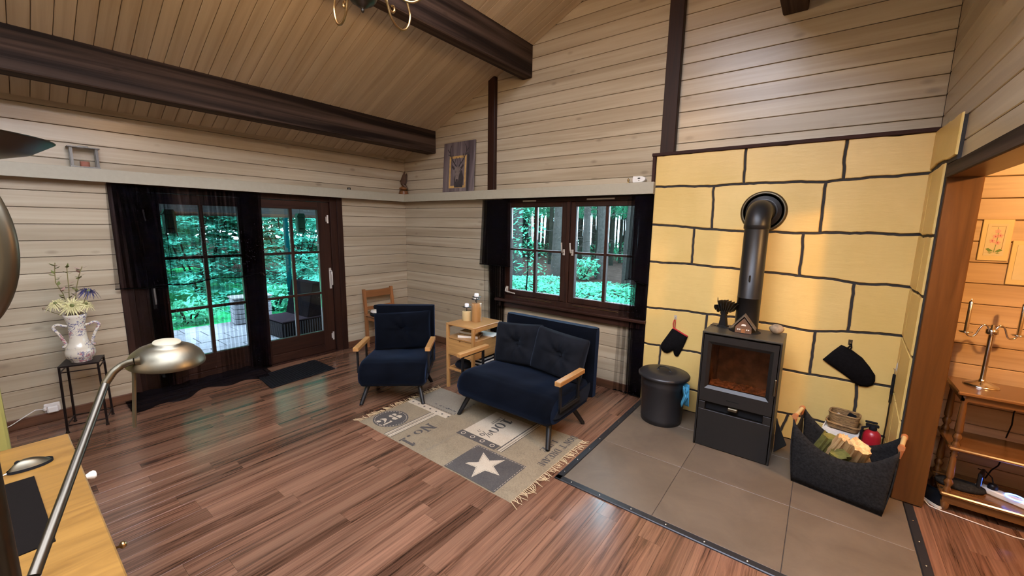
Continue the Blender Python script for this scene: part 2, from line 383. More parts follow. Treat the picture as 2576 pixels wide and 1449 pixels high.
# ================================================================== the room
PITCH, ZOFF = .1285, .055
def plank_mb(o, al, upv, nr, L, H, T=.012, c=.0035):
    """one matched board: o = lower start corner on the backing, al / upv / nr unit axes"""
    m = MB(); o, al, upv, nr = V(*o), V(*al), V(*upv), V(*nr)
    pr = [(0, 0), (H, 0), (H, T - c), (H - c, T), (c, T), (0, T - c)]
    vs = [o + al * l + upv * a + nr * b for l in (0, L) for a, b in pr]
    fs = [(i, (i + 1) % 6, 6 + (i + 1) % 6, 6 + i) for i in range(6)] + [(5, 4, 3, 2, 1, 0), (6, 7, 8, 9, 10, 11)]
    m.add(vs, fs); return m
def rows(z0, z1):
    k = 0
    while ZOFF + PITCH * (k - 1) < z1:
        a, b = ZOFF + PITCH * (k - 1), ZOFF + PITCH * k
        if b > z0 + .01: yield max(a, z0), min(b, z1)
        k += 1
GAP = .0035
SLOPE = .4506; ZE = 2.535; RIDGE = 3.32; ZR = ZE + SLOPE * RIDGE
# --- window wall (gable), plane Y = 0
mb = MB()
for a, b in (((-.2, .012, -.15), (1.80, .2, 4.3)), ((3.55, .012, -.15), (8.0, .2, 4.3)), ((1.80, .012, -.15), (3.55, .2, .76)), ((1.80, .012, 1.94), (3.55, .2, 4.3))): mb.box(a, b)
wall_back = struct(mb.build('wall_back', M['mortar']))
for a, b in rows(0, 4.05):
    zc = (a + b) / 2; x0 = 0 if zc < ZE else (zc - ZE) / SLOPE - .15
    segs = [(x0, 3.56)] if b < 2.27 else [(x0, 5.36)]
    if zc > ZE: segs = [(x0, min(5.36, 2 * RIDGE - x0))]
    out = []
    for s, e in segs:
        if .76 < zc < 1.94: out += [(s, 1.80), (3.55, e)]
        else: out.append((s, e))
    for s, e in out:
        if e - s > .03: plank_mb((s, .012, a), (1, 0, 0), (0, 0, 1), (0, -1, 0), e - s, b - a - GAP).build('plank', M['plank_x'], wall_back)
# --- door wall, plane X = 0 (rooms runs along -Y)
YD0, YD1 = -3.03, -1.00
mb = MB()
for a, b in (((-.2, -6.2, -.15), (-.012, YD0, 2.7)), ((-.2, YD1, -.15), (-.012, .2, 2.7)), ((-.2, YD0, 1.95), (-.012, YD1, 2.7))): mb.box(a, b)
wall_left = struct(mb.build('wall_left', M['mortar']))
for a, b in rows(0, 2.62):
    zc = (a + b) / 2
    for s, e in ([(-6.2, 0)] if zc > 1.95 else [(-6.2, YD0), (YD1, 0)]):
        plank_mb((-.012, s, a), (0, 1, 0), (0, 0, 1), (1, 0, 0), e - s, b - a - GAP).build('plank', M['plank_y'], wall_left)
# --- right wall above the opening, plane X = 5.36
YO0, YO1, ZO = -3.25, -.50, 1.968
mb = MB()
mb.box((5.372, YO1, 0), (5.49, .1, 3.2)); mb.box((5.372, -6.2, 0), (5.49, YO0, 3.2)); mb.box((5.372, YO0, ZO), (5.49, YO1, 3.2))
wall_right = struct(mb.build('wall_right', M['mortar']))
for a, b in rows(ZO + .04, 3.2):
    e = -.02 if a > 2.23 else -.70
    plank_mb((5.372, -6.2, a), (0, 1, 0), (0, 0, 1), (-1, 0, 0), e + 6.2, b - a - GAP).build('plank', M['plank_y'], wall_right)
for a, b in rows(0, ZO + .04):
    plank_mb((5.372, -6.2, a), (0, 1, 0), (0, 0, 1), (-1, 0, 0), YO0 + 6.2, b - a - GAP).build('plank', M['plank_y'], wall_right)
mb = MB(); mb.box((-.2, -6.35, -.1), (8, -6.2, 4.3)); struct(mb.build('wall_front', M['plank_x']))
# yellow partition end beyond the desk
mb = MB(); mb.box((2.05, -5.2, 0), (2.26, -3.805, 2.3), .008); struct(mb.build('trim_1', M['yellowwall']))
# --- ceiling: two slopes of boards
ang = math.atan(SLOPE); LS = RIDGE / math.cos(ang) + .01
for side in (0, 1):
    o = (0, 0, ZE) if side == 0 else (2 * RIDGE, 0, ZE)
    mb = MB(); mb.box((-.45 if side == 0 else -.2, -6.3, .014), (LS, .2, .1))
    root = struct(mb.build('ceiling', M['mortar']))
    root.location = o; root.rotation_euler = (0, -ang, 0) if side == 0 else (0, -ang, PI)
    sgn = 1 if side == 0 else -1
    n = 46 if side == 0 else 24
    for k in range(n):
        y0 = -.0955 * (k + 1)
        if side == 1: y0 = .0955 * k
        m = plank_mb((0, y0, .014), (1, 0, 0), (0, 1, 0), (0, 0, -1), LS, .0955 - .003, .012, .003)
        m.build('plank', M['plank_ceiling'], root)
mb = MB(); mb.box((-.05, -6.2, -.05), (LS, -.0955 * 46, 0))
# --- beams and posts
def beam(n, x0, x1, z0, z1, tilt=0):
    m = MB(); m.box((x0, -6.2, z0), (x1, 0, z1), .008); return struct(m.build(n, M['beam_y']))
beam('trim_2', .493, .668, 2.56, 2.90)
beam('trim_3', 2.066, 2.192, 3.20, 3.58)
beam('trim_4', 4.434, 4.588, 3.195, 3.58)
m = MB(); m.box((1.612, -.055, 2.05), (1.712, -.002, 3.30), .004); struct(m.build('trim_5', M['mahog_z']))
m = MB(); m.box((3.622, -.06, 2.27), (3.742, -.002, 4.05), .004); struct(m.build('trim_6', M['mahog_z']))
# --- pelmet shelf running round two walls (fascia and top board)
m = MB()
m.box((.083, -6.0, 1.942), (.10, -.083, 2.046), .002); m.box((0, -6.0, 2.030), (.083, 0, 2.046))
m.box((.083, -.10, 1.942), (3.60, -.083, 2.046), .002); m.box((.083, -.083, 2.030), (3.60, 0, 2.046)); m.box((3.585, -.083, 1.942), (3.60, -.03, 2.03))
struct(m.build('trim_7', M['pelmet']))
# --- skirting
def skirt(n, a, b, mat): m = MB(); m.box(a, b, .006); struct(m.build(n, mat))
skirt('baseboard_back', (0, -.018, .0), (3.60, -.001, .085), M['base_x'])
skirt('baseboard_left', (.001, -6.2, 0), (.018, YD0 - .02, .085), M['base_y']); skirt('baseboard_left_corner', (.001, YD1 + .02, 0), (.018, 0, .085), M['base_y'])
# --- floor
mb = MB(); mb.box((-.2, -6.3, -.12), (8, .2, -.009)); floor = struct(mb.build('floor', M['mortar']))
PW, PL = .128, 1.05
i = 0; x = 0.0
while x < 7.6:
    off = RND.random() * PL; y = -5.3 - off if x < 5.3 else -4.2 - off
    while y < -.03:
        y0, y1 = max(y, -5.3), min(y + PL, -.005); x1 = min(x + PW, 7.6)
        hid = x > 3.66 and x1 < 5.42 and y0 > -1.60
        if y1 - y0 > .03 and not hid:
            if x > 3.66 and x1 < 5.42 and y1 > -1.60: y1 = -1.60
            plank_mb((x, y0, -.009), (0, 1, 0), (1, 0, 0), (0, 0, 1), y1 - y0 - .0008, x1 - x - .0008, .009, .0003).build('plank', M['floor'], floor)
        y += PL
    x += PW
# --- door glazing wall: frame, two leaves
def frame_bars(m, plane, t0, t1, r, ch=.003):
    """r = list of rectangles (a0,a1,z0,z1) in the wall plane, thickness t0..t1 along the wall normal"""
    for a0, a1, z0, z1 in r:
        if plane == 'x': m.box((t0, a0, z0), (t1, a1, z1), ch)
        else: m.box((a0, t0, z0), (a1, t1, z1), ch)
m = MB(); frame_bars(m, 'x', -.12, .0, [(YD0, -2.90, 0, 1.95), (-1.135, YD1, 0, 1.95), (-2.90, -1.135, 1.885, 1.95), (-2.90, -1.135, -.01, .018)])
fr = struct(m.build('trim_8', M['mahog_z']))
m = MB(); frame_bars(m, 'x', .0, .018, [(-3.09, -3.0, 0, 1.95), (-1.055, -.985, 0, 1.95)]); cas = struct(m.build('trim_9', M['mahog_z']))
def door_leaf(n, y0, y1, gx0, gx1, handle_y, lab):
    root = MB(); z0, z1 = .02, 1.882; g0, g1 = .292, 1.787
    frame_bars(root, 'x', -.075, -.02, [(y0, gx0, z0, z1), (gx1, y1, z0, z1)]); d = struct(root.build(n, M['mahog_z']))
    m = MB(); frame_bars(m, 'x', -.075, -.02, [(gx0, gx1, z0, .115), (gx0, gx1, .127, g0)]); m.box((-.065, gx0, .1), (-.03, gx1, .15)); m.build('bottom_rail', M['mahog_y'], d)
    m = MB(); frame_bars(m, 'x', -.075, -.02, [(gx0, gx1, g1, z1)]); m.build('top_rail', M['mahog_y'], d)
    mid = (gx0 + gx1) / 2
    m = MB(); frame_bars(m, 'x', -.065, -.025, [(mid - .016, mid + .016, g0, g1)]); m.build('glazing_bar', M['mahog_z'], d)
    for zz in (.776, 1.282):
        m = MB(); frame_bars(m, 'x', -.062, -.028, [(gx0, gx1, zz - .013, zz + .013)]); m.build('glazing_bar', M['mahog_y'], d)
    zs = [g0, .763, .789, 1.269, 1.295, g1]
    for a, b in ((gx0, mid - .016), (mid + .016, gx1)):
        for k in (0, 2, 4):
            m = MB(); m.box((-.049, a + .002, zs[k] + .002), (-.045, b - .002, zs[k + 1] - .002)); m.build('pane', M['glass'], d)
    return d
dl = door_leaf('door_1', -2.895, -2.018, -2.755, -2.122, 0, '')
dr = door_leaf('door_2', -2.010, -1.140, -1.902, -1.282, 0, '')
for d, hy, s in ((dl, -2.868, 1), (dr, -1.168, -1)):
    m = MB(); m.box((-.02, hy - .014, .82), (-.006, hy + .014, 1.08), .004); m.tube([(-.008, hy, 1.04), (.018, hy, 1.045), (.03, hy, 1.03), (.032, hy, .90), (.028, hy, .87)], .009, 8)
    m.build('handle', M['white_metal'], d)
    for hz in (1.68, .21):
        m = MB(); m.cyl((-.008, hy + s * .0, hz - .05), (-.008, hy, hz + .05), .011, n=10); m.box((-.02, hy - .02, hz - .03), (-.012, hy + .012, hz + .03)); m.build('hinge', M['white_metal'], d)
m = MB(); m.cyl((-.02, -1.955, 1.08), (.012, -1.955, 1.08), .016, n=12); m.tube([(.01, -1.955, 1.08), (.014, -1.94, 1.07), (.012, -1.93, 1.055)], .006, 6); m.build('lock_knob', M['white_metal'], dr)
# --- window with two sashes
m = MB(); frame_bars(m, 'y', .0, .12, [(1.785, 1.862, .77, 1.94), (3.505, 3.575, .77, 1.94), (1.862, 3.505, 1.90, 1.94), (1.862, 3.505, .77, .822), (2.672, 2.712, .822, 1.90)])
win = struct(m.build('window_1', M['mahog_z']))
for x0, x1, g0, g1, mu in ((1.862, 2.670, 1.916, 2.606, 2.264), (2.714, 3.505, 2.778, 3.458, 3.118)):
    sash = MB(); frame_bars(sash, 'y', .012, .075, [(x0, g0, .824, 1.898), (g1, x1, .824, 1.898), (g0, g1, .824, .886), (g0, g1, 1.846, 1.898)], .006); sa = sash.build('sash', M['mahog_z'], win)
    m = MB(); frame_bars(m, 'y', .02, .065, [(mu - .016, mu + .016, .886, 1.846)]); m.build('glazing_bar', M['mahog_z'], sa)
    m = MB(); frame_bars(m, 'y', .022, .062, [(g0, g1, 1.353, 1.376)]); m.build('glazing_bar', M['mahog_x'], sa)
    for a, b in ((g0, mu - .016), (mu + .016, g1)):
        for c, e in ((.886, 1.353), (1.376, 1.846)):
            m = MB(); m.box((a + .002, .046, c + .002), (b - .002, .05, e - .002)); m.build('pane', M['glass'], sa)
for hx in (2.650, 2.752):
    m = MB(); m.box((hx - .013, .0, 1.335), (hx + .013, .012, 1.40), .003); m.tube([(hx, .004, 1.365), (hx, -.03, 1.37), (hx - .002, -.035, 1.39), (hx - .008, -.035, 1.47)], .008, 8); m.build('handle', M['white_metal'], win)
m = MB(); m.tube([(1.885, .004, .905), (1.885, -.02, .90), (1.885, -.03, .865), (1.93, -.034, .86), (2.03, -.034, .852)], .008, 8); m.box((1.87, 0, .86), (1.90, .012, .92)); m.build('stay_handle', M['white_metal'], win)
for a, b, z in ((2.10, 2.28, 1.915), (2.9, 3.2, 1.917)):
    m = MB(); m.box((a, -.006, z - .008), (b, .002, z + .008), .002); m.build('trickle_vent', M['white_metal'], win)
for a, b, z in ((2.02, 2.52, .806), (2.78, 3.30, .806)):
    m = MB(); m.cyl((a, -.004, z), (b, -.004, z), .0035, n=6); m.build('stay_rod', M['bronze'], win)
m = MB(); m.box((1.76, -.085, .745), (3.60, .03, .775), .006); m.box((1.80, -.05, .68), (3.585, .002, .742), .004); struct(m.build('trim_10', M['mahog_x']))
# --- stove wall of painted stones, plane Y = -.05
def fcurve(pts):
    def f(x):
        if x <= pts[0][0]: return pts[0][1]
        for (a, b), (c, d) in zip(pts, pts[1:]):
            if x <= c: return b + (d - b) * (x - a) / (c - a)
        return pts[-1][1]
    return f
X0W, X1W = 3.583, 5.36
JX = [[(3.6, 2.272), (5.36, 2.272)],
      [(3.618, 2.007), (4.07, 1.994), (4.296, 2.0), (4.796, 1.994), (5.096, 2.005), (5.36, 2.022)],
      [(3.614, 1.671), (3.781, 1.665), (3.938, 1.647), (4.308, 1.624), (4.819, 1.626), (5.36, 1.632)],
      [(3.624, 1.337), (3.963, 1.332), (4.323, 1.320), (4.724, 1.305), (5.041, 1.283), (5.36, 1.283)],
      [(3.627, .906), (3.838, .913), (4.318, .916), (4.633, .907), (4.824, .891), (5.061, .927), (5.323, .95), (5.36, .945)],
      [(3.634, .556), (3.747, .56), (4.871, .557), (5.122, .565), (5.32, .578), (5.36, .575)],
      [(3.63, .21), (4.711, .204), (4.825, .21), (5.36, .212)],
      [(3.6, 0), (5.36, 0)]]
VX = [[(4.29, 4.296), (4.903, 4.911)], [(4.082, 4.093), (4.817, 4.819)], [(3.956, 3.958), (4.722, 4.729)], [(5.052, 5.055)],
      [(4.118, 4.125), (4.870, 4.871)], [(3.747, 3.752), (5.146, 5.170)], [(4.770, 4.725), (4.2, 4.19)]]
mb = MB(); mb.box((X0W, -.040, 0), (X1W, .0, 2.272)); wall_stove = struct(mb.build('wall_stove', M['mortar']))
def wob(a, b): return .008 * mnoise.noise((a * 7.0, b * 7.0, 3.3)) + .0045 * mnoise.noise((a * 32.0, b * 32.0, 1.3))
def stone(root, ft, fb, xl0, xl1, xr0, xr1, gl, gr, gt, gb, fn, t0, tm, t1):
    """corner order left-bottom..; xl0/xl1 = left edge at top / bottom"""
    ptT, ptB = [], []; top = []; bot = []; L = []; Rr = []
    n = max(3, int((xr0 - xl0) / .028))
    for i in range(n + 1):
        u = i / n
        xt = (xl0 + gl) + (xr0 - gr - xl0 - gl) * u; xb = (xl1 + gl) + (xr1 - gr - xl1 - gl) * u
        top.append((xt, ft(xt) - gt + wob(xt, ft(xt)))); bot.append((xb, fb(xb) + gb + wob(xb, fb(xb))))
    nv = 10
    for j in range(1, nv):
        v = j / nv
        zl = bot[0][1] + (top[0][1] - bot[0][1]) * v; zr = bot[-1][1] + (top[-1][1] - bot[-1][1]) * v
        L.append((bot[0][0] + (top[0][0] - bot[0][0]) * v + (wob(xl0, zl) if gl > .004 else 0), zl))
        Rr.append((bot[-1][0] + (top[-1][0] - bot[-1][0]) * v + (wob(xr0, zr) if gr > .004 else 0), zr))
    poly = bot + Rr + top[::-1] + L[::-1]
    m = MB(); m.prism(poly, fn, t0, t1, .004, tm); m.build('stone', M['stone'], root)
fnA = lambda a, b, t: V(a, t, b)
for r in range(7):
    ft, fb = fcurve(JX[r]), fcurve(JX[r + 1]); xs = [(X0W + .012, X0W + .012)] + VX[r] + [(X1W, X1W)]
    if r == 6: xs = [xs[0]] + sorted(VX[r]) + [xs[-1]]
    for k in range(len(xs) - 1):
        stone(wall_stove, ft, fb, xs[k][0], xs[k][1], xs[k + 1][0], xs[k + 1][1], .0 if k == 0 else .009, .0 if k == len(xs) - 2 else .009, .003 if r == 0 else .009, .009, fnA, -.0395, -.0455, -.050)
# return of the stove wall on X = 5.36, faces the room (-X); local a = -Y
mb = MB(); mb.box((5.345, -.495, 0), (5.372, 0, 2.255)); mb.box((5.345, -.698, ZO + .05), (5.372, -.495, 2.235)); ws2 = struct(mb.build('wall_stove_return', M['mortar']))
lev = [2.25, 2.035, 1.628, 1.275, .905, .50, .2, 0]; THIN = [None, .16, .30, .15, .12, .22, .2]
fnB = lambda a, b, t: V(5.345 - t, -a, b)
lev_f = [[(.05, JX[i][-1][1]), (.16, JX[i][-1][1] - (0 if i < 2 else .012)), (.48, z)] for i, z in enumerate(lev)]
for r in range(7):
    ft, fb = fcurve(lev_f[r]), fcurve(lev_f[r + 1]); e = .70 if r == 0 else .472
    cuts = [.048] + ([THIN[r]] if THIN[r] else []) + [e]
    if r == 0: fb = fcurve([(.05, 2.022), (.3, 2.046), (.48, 2.035), (.72, 2.03)])
    for k in range(len(cuts) - 1):
        stone(ws2, ft, fb, cuts[k], cuts[k], cuts[k + 1], cuts[k + 1], 0 if k == 0 else .002, .002 if k < len(cuts) - 2 else .0, .0 if r == 0 else .009, .009, fnB, 0, .006, .010)
m = MB(); m.box((3.555, -.062, 2.268), (5.36, -.002, 2.296), .004); m.box((3.562, -.058, 2.03), (3.590, -.002, 2.268), .004); struct(m.build('trim_11', M['trim_x']))
# --- opening to the hall: jamb board, lintel
m = MB(); m.box((5.350, -.512, .008), (5.492, -.486, ZO), .004); struct(m.build('trim_12', M['jamb_z']))
m = MB(); m.box((5.348, YO0, ZO - .026), (5.492, -.486, ZO), .003); struct(m.build('trim_13', M['jamb_y']))
m = MB(); m.box((5.342, YO0, ZO - .026), (5.356, -.512, ZO + .045), .003); struct(m.build('trim_14', M['beam_y']))
m = MB(); m.box((5.350, YO0 - .02, 0), (5.492, YO0 + .004, ZO), .004); struct(m.build('trim_15', M['jamb_z']))
# --- hall beyond
mb = MB()
mb.box((7.55, -3.5, 0), (7.65, .1, 2.5)); mb.box((5.49, -3.5, 0), (7.6, -3.4, 2.5)); struct(mb.build('wall_hall', M['hall_plank']))
mb = MB(); mb.box((5.49, -3.5, 2.42), (7.6, .1, 2.5)); struct(mb.build('ceiling_hall', M['hall_plank']))
mb = MB(); mb.box((5.49, -.052, 0), (7.6, .01, 2.45)); wh = struct(mb.build('wall_hall_back', M['mortar']))
for a, b in rows(0, 2.42):
    plank_mb((5.492, -.052, a), (1, 0, 0), (0, 0, 1), (0, -1, 0), 2.05, b - a - GAP).build('plank', M['hall_plank'], wh)
# ================================================================== hearth, stove, stove wall things
h = thing('tiled_hearth', 'grey-brown slate tiled hearth with a dark metal edge under the wood stove', 'hearth', (4.5, -.8, 0))
O = (4.5, -.8, 0)
xs = [3.65, 4.233, 4.858, 5.405]; ys = [-1.605, -1.002, -.40, -.05]
for i in range(3):
    for j in range(3):
        y0, y1 = ys[j], ys[j + 1]
        if i == 2 and j == 2: pass
        m = MB(); m.box((xs[i] + .0015, y0 + .0015, -.009), (xs[i + 1] - .0015, y1 - .0015, .006), .0015); m.build('tile', M['tile'], h, O)
m = MB(); m.box((3.65, -1.605, -.009), (5.405, -.05, .003)); m.build('grout', M['mortar'], h, O)
for a, b in (((3.605, -1.65), (3.65, -.06)), ((3.605, -1.65), (5.45, -1.605)), ((5.405, -1.605), (5.45, -.52))):
    m = MB(); m.box((a[0], a[1], -.009), (b[0], b[1], .010), .004); m.build('edge_strip', M['edge'], h, O)
m = MB()
SCREWS = []
for k in range(9): SCREWS.append((3.627, -1.55 + k * .18, 0))
for k in range(9): SCREWS.append((3.72 + k * .2, -1.627, 0))
for k in range(5): SCREWS.append((5.427, -1.5 + k * .2, 0))
for q in SCREWS: m = MB(); m.lathe([(.0, .0125), (.004, .0115), (.006, .0095)], q, 8); m.build('screw_head', M['chrome'], h, O)

# --- wood stove
st = thing('wood_stove', 'tall anthracite steel wood stove with a glass door on the tiled hearth', 'stove', (4.46, -.43, .006)); O = (4.46, -.43, .006)
sx0, sx1, sy0, sy1, sz = 4.210, 4.708, -.600, -.262, .897
m = MB(); T = .012
m.box((sx0, sy0, .006), (sx0 + T, sy1, sz - .012), .002); m.box((sx1 - T, sy0, .006), (sx1, sy1, sz - .012), .002); m.box((sx0, sy1 - T, .02), (sx1, sy1, sz - .02)); m.box((sx0 + T, sy0 + .05, .006), (sx1 - T, sy1, .04)); m.box((sx0 + .02, sy0 + .15, .30), (sx1 - .02, sy1 - .02, .40)); m.build('body', M['stove'], st, O)
m = MB(); n = 28; outer = [(sx0, sy0 - .002), (sx1, sy0 - .002), (sx1, sy1), (sx0, sy1)]
m.box((sx0, sy0 - .002, sz - .012), (sx1, sy1, sz), .002); m.build('top_plate', M['stovetop'], st, O)
# door: frame with bevelled inner edge
dx0, dx1, dz0, dz1 = 4.226, 4.692, .368, .874; gx0, gx1, gz0, gz1 = 4.277, 4.643, .490, .806
m = MB(); yo, yi = sy0 - .004, sy0 + .012
P = [(dx0, dz0), (dx1, dz0), (dx1, dz1), (dx0, dz1)]; Q = [(gx0 - .022, gz0 - .022), (gx1 + .022, gz0 - .022), (gx1 + .022, gz1 + .022), (gx0 - .022, gz1 + .022)]; Rr = [(gx0, gz0), (gx1, gz0), (gx1, gz1), (gx0, gz1)]
vs = [V(a, sy0 + .02, b) for a, b in P] + [V(a, yo, b) for a, b in P] + [V(a, yo, b) for a, b in Q] + [V(a, yi, b) for a, b in Rr] + [V(a, yi + .02, b) for a, b in Rr]
m.add(vs, [(i + 4 * l, (i + 1) % 4 + 4 * l, (i + 1) % 4 + 4 * l + 4, i + 4 * l + 4) for l in range(4) for i in range(4)])
door = m.build('door', M['stove'], st, O)
m = MB(); m.box((gx0 - .004, yi + .004, gz0 - .004), (gx1 + .004, yi + .008, gz1 + .004)); g = m.build('glass', M['stoveglass'], door); g.data.transform(Matrix.Translation((-O[0], -O[1], -O[2])))
m = MB(); m.box((4.685, -.632, .525), (4.702, -.612, .645), .006); m.box((4.688, -.615, .54), (4.698, -.59, .555)); m.box((4.688, -.615, .615), (4.698, -.59, .63)); hd = m.build('handle', M['brushed'], door); hd.data.transform(Matrix.Translation((-O[0], -O[1], -O[2])))
# firebox interior with ash bed and a charred log
tf = NT('sooty_firebrick'); bb = tf.bsdf(i_Roughness=.95); vv = tf.coords(rand=False); tf.lk(tf.ramp(tf.noise(vv, 14, 5), [(.35, (.10, .072, .055)), (.7, (.24, .175, .125))]), bb.inputs['Base Color']); M['brick'] = tf.m
m = MB(); a, b, c, d, e, f = 4.262, 4.658, sy0 + .02, -.30, .44, .83
m.add([V(a, c, e), V(b, c, e), V(b, c, f), V(a, c, f), V(a + .02, d, e), V(b - .02, d, e), V(b - .02, d, f - .04), V(a + .02, d, f - .04)], [(4, 5, 6, 7), (0, 4, 7, 3), (1, 2, 6, 5), (0, 1, 5, 4), (2, 3, 7, 6)]); m.build('firebox', M['brick'], st, O, recalc=False)
m = MB()
m.grid(26, 12, lambda u, v: V(a + .012 + (b - a - .024) * u, c + .01 + (d - c - .02) * v, .447 + .05 * math.sin(PI * min(1, v + .15)) + .030 * mnoise.noise((u * 9, v * 5, 2)) + .014 * mnoise.noise((u * 24, v * 14, 5))))
ash = NT('ash'); bb = ash.bsdf(i_Roughness=1.0); ash.lk(ash.ramp(ash.noise(ash.coords(rand=False), 40, 5), [(.35, (.10, .055, .035)), (.7, (.42, .25, .15))]), bb.inputs['Base Color']); M['ash'] = ash.m
m.build('ash_bed', M['ash'], st, O)
m = MB(); m.box((4.226, sy0 - .002, .012), (4.692, sy0 + .02, .300), .002); m.box((4.226, sy0 - .002, .300), (4.270, sy0 + .02, .360), .002); m.box((4.643, sy0 - .002, .300), (4.692, sy0 + .02, .360), .002); m.build('lower_panel', M['stove'], st, O)
m = MB(); m.box((4.270, sy0 + .03, .30), (4.643, sy0 + .04, .362)); m.build('recess', M['black'], st, O)
m = MB(); m.box((4.424, -.622, .338), (4.487, -.585, .362), .005); m.build('air_lever', M['brushed'], st, O)
m = MB(); m.box((4.41, -.6055, .405), (4.49, -.6035, .411)); m.build('name_strip', M['black'], st, O)
m = MB(); m.lathe([(.105, -.0), (.105, .001), (.0, .0011)], (4.452, -.40, sz), 28); m.build('flue_opening', M['black'], st, O)
m = MB(); m.box((4.214, -.64, .0065), (4.20, -.30, .0075)); 

# --- flue pipe
fp = thing('flue_pipe', 'straight dark grey flue pipe bending into the yellow stone wall above the stove', 'stove pipe', (4.452, -.33, .897)); O = (4.452, -.33, .897)
PX, PY, PR = 4.452, -.335, .078
m = MB(); m.lathe([(PR, .8985), (PR, 1.14), (PR + .0012, 1.1405), (PR + .0012, 1.143), (PR, 1.1435), (PR, 1.68)], (PX, PY, 0), 36); m.build('pipe', M['stove'], fp, O)
m = MB(); pts = []
for k in range(10):
    a = PI / 2 * k / 9; pts.append((PX, PY + .12 * (1 - math.cos(a)), 1.66 + .12 * math.sin(a)))
m.tube(pts, PR + .004, 36); m.cyl((PX, PY + .118, 1.78), (PX, -.04, 1.78), PR + .004, n=36); m.lathe([(PR, 1.645), (PR + .006, 1.65), (PR + .006, 1.675)], (PX, PY, 0), 36); m.build('elbow', M['stove'], fp, O)
m = MB(); m.lathe([(.134, .010), (.140, .020), (.150, .014), (.158, .004), (.158, .0)], (PX, -.05, 1.78), 48, (0, -1, 0)); m.build('wall_collar', M['brushed'], fp, O)
m = MB(); m.lathe([(PR, .012), (.098, .022), (.102, .010), (.118, .018), (.122, .008), (.136, .010)], (PX, -.05, 1.78), 48, (0, -1, 0)); m.build('inner_collar', M['stove'], fp, O)
m = MB(); m.box((PX - .006, PY - PR - .012, 1.27), (PX + .006, PY - PR + .01, 1.315), .004); m.build('damper_knob', M['stove'], fp, O)
# --- things on the stove
fan = thing('stove_fan', 'black heat-powered stove fan with finned top standing left of the flue pipe', 'stove fan', (4.300, -.36, .897), math.radians(-14)); O = (0, 0, 0)
m = MB(); m.box((-.035, -.025, 0), (.035, .025, .012), .003); m.prism([(-.028, .01), (.028, .01), (.020, .06), (.016, .10), (-.016, .10), (-.020, .06)], lambda a, b, t: V(a, t, b), -.018, .018); m.build('base', M['blackmetal'], fan)
m = MB(); m.box((-.022, -.02, .10), (.022, .02, .13), .003); m.cyl((-.045, 0, .165), (-.01, 0, .165), .012, n=10); m.build('motor_block', M['blackmetal'], fan)
for k in range(7):
    a = math.radians(-34 + 14 * k); m = MB(); d = V(math.sin(a) * .3 + .02, 0, math.cos(a)); p = V(-.018 + .012 * k, 0, .125)
    m.bar(p, p + V(.012 * (k - 2), 0, .085 - .004 * abs(k - 2)), .004, .075, up=(0, 1, 0)); m.build('cooling_fin', M['blackmetal'], fan)
for k in range(4):
    a = k * PI / 2 + .35; m = MB()
    m.prism([(0, 0), (.014, .006), (.048, .020), (.062, .012), (.064, -.010), (.046, -.022), (.012, -.007)], lambda u, v, t, a=a: V(-.050 + t + v * .35, u * math.cos(a) - v * math.sin(a), .165 + u * math.sin(a) + v * math.cos(a)), 0, .0018); m.build('blade', M['blackmetal'], fan)
m = MB(); m.tube([(-.08, -.03, .006), (-.03, -.035, .005), (.03, -.035, .004), (.07, -.03, .006)], .003, 6); m.build('wire_foot', M['blackmetal'], fan)
hs = thing('house_figurine', 'small brown ceramic house figurine with steep roof in front of the flue pipe', 'figurine', (4.452, -.452, .897), math.radians(3))
tb = NT('brown_brick_house'); bb = tb.bsdf(i_Roughness=.7); br = tb.n('ShaderNodeTexBrick', i_Vector=tb.coords((34, 34, 34), rand=False, rot=(PI / 2, 0, 0)), i_Color1=(.085, .034, .014, 1), i_Color2=(.12, .05, .02, 1), i_Mortar=(.17, .095, .05, 1)); tb.lk(br.outputs[0], bb.inputs['Base Color']); M['housebrick'] = tb.m
m = MB(); m.prism([(-.052, 0), (.052, 0), (.052, .045), (0, .112), (-.052, .045)], lambda a, b, t: V(a, t, b), -.03, .03); m.build('walls', M['housebrick'], hs)
m = MB()
for s in (-1, 1): m.add([V(s * .078, y, .028 + dz) for y in (-.042, .04) for dz in (0, .010)] + [V(0, y, .126 + dz) for y in (-.042, .04) for dz in (0, .012)], [(0, 1, 3, 2), (4, 6, 7, 5), (0, 4, 5, 1), (2, 3, 7, 6), (1, 5, 7, 3), (0, 2, 6, 4)])
m.build('roof', plain('grey_brown_slate_roof', (.085, .062, .042), .8, 0, .3, 90, .25), hs)
for x in (-.034, -.022, .022, .034): m = MB(); m.box((x - .004, -.0325, .022), (x + .004, -.0300, .031)); m.build('window', M['paper'], hs)
m = MB(); m.box((-.012, -.0325, .002), (.012, -.03, .03)); m.build('door', M['pine_z'], hs)
m = MB(); m.prism([(-.016, 0), (.016, 0), (.012, .010), (0, .014), (-.012, .010)], lambda a, b, t: V(a, t, .055 + b), -.033, -.03); m.build('name_sign', M['paper'], hs)
m = MB(); rr = random.Random(3)
m.grid(18, 10, lambda u, v: V(*( (lambda n: (n[0] * .046 * n[3], n[1] * .034 * n[3], .0345 + n[2] * .036 * n[3]))((lambda a, b: (math.cos(a) * math.sin(b), math.sin(a) * math.sin(b), -math.cos(b), 1 + .10 * mnoise.noise((math.cos(a) * 2, math.sin(a) * 2, b * 1.5))))(2 * PI * u, PI * v)))), closed_u=True)
tag(m.build('pebble', M['rockgrey']), 'round grey-brown stone resting on the right of the stove top', 'stone').location = (4.645, -.33, .897)
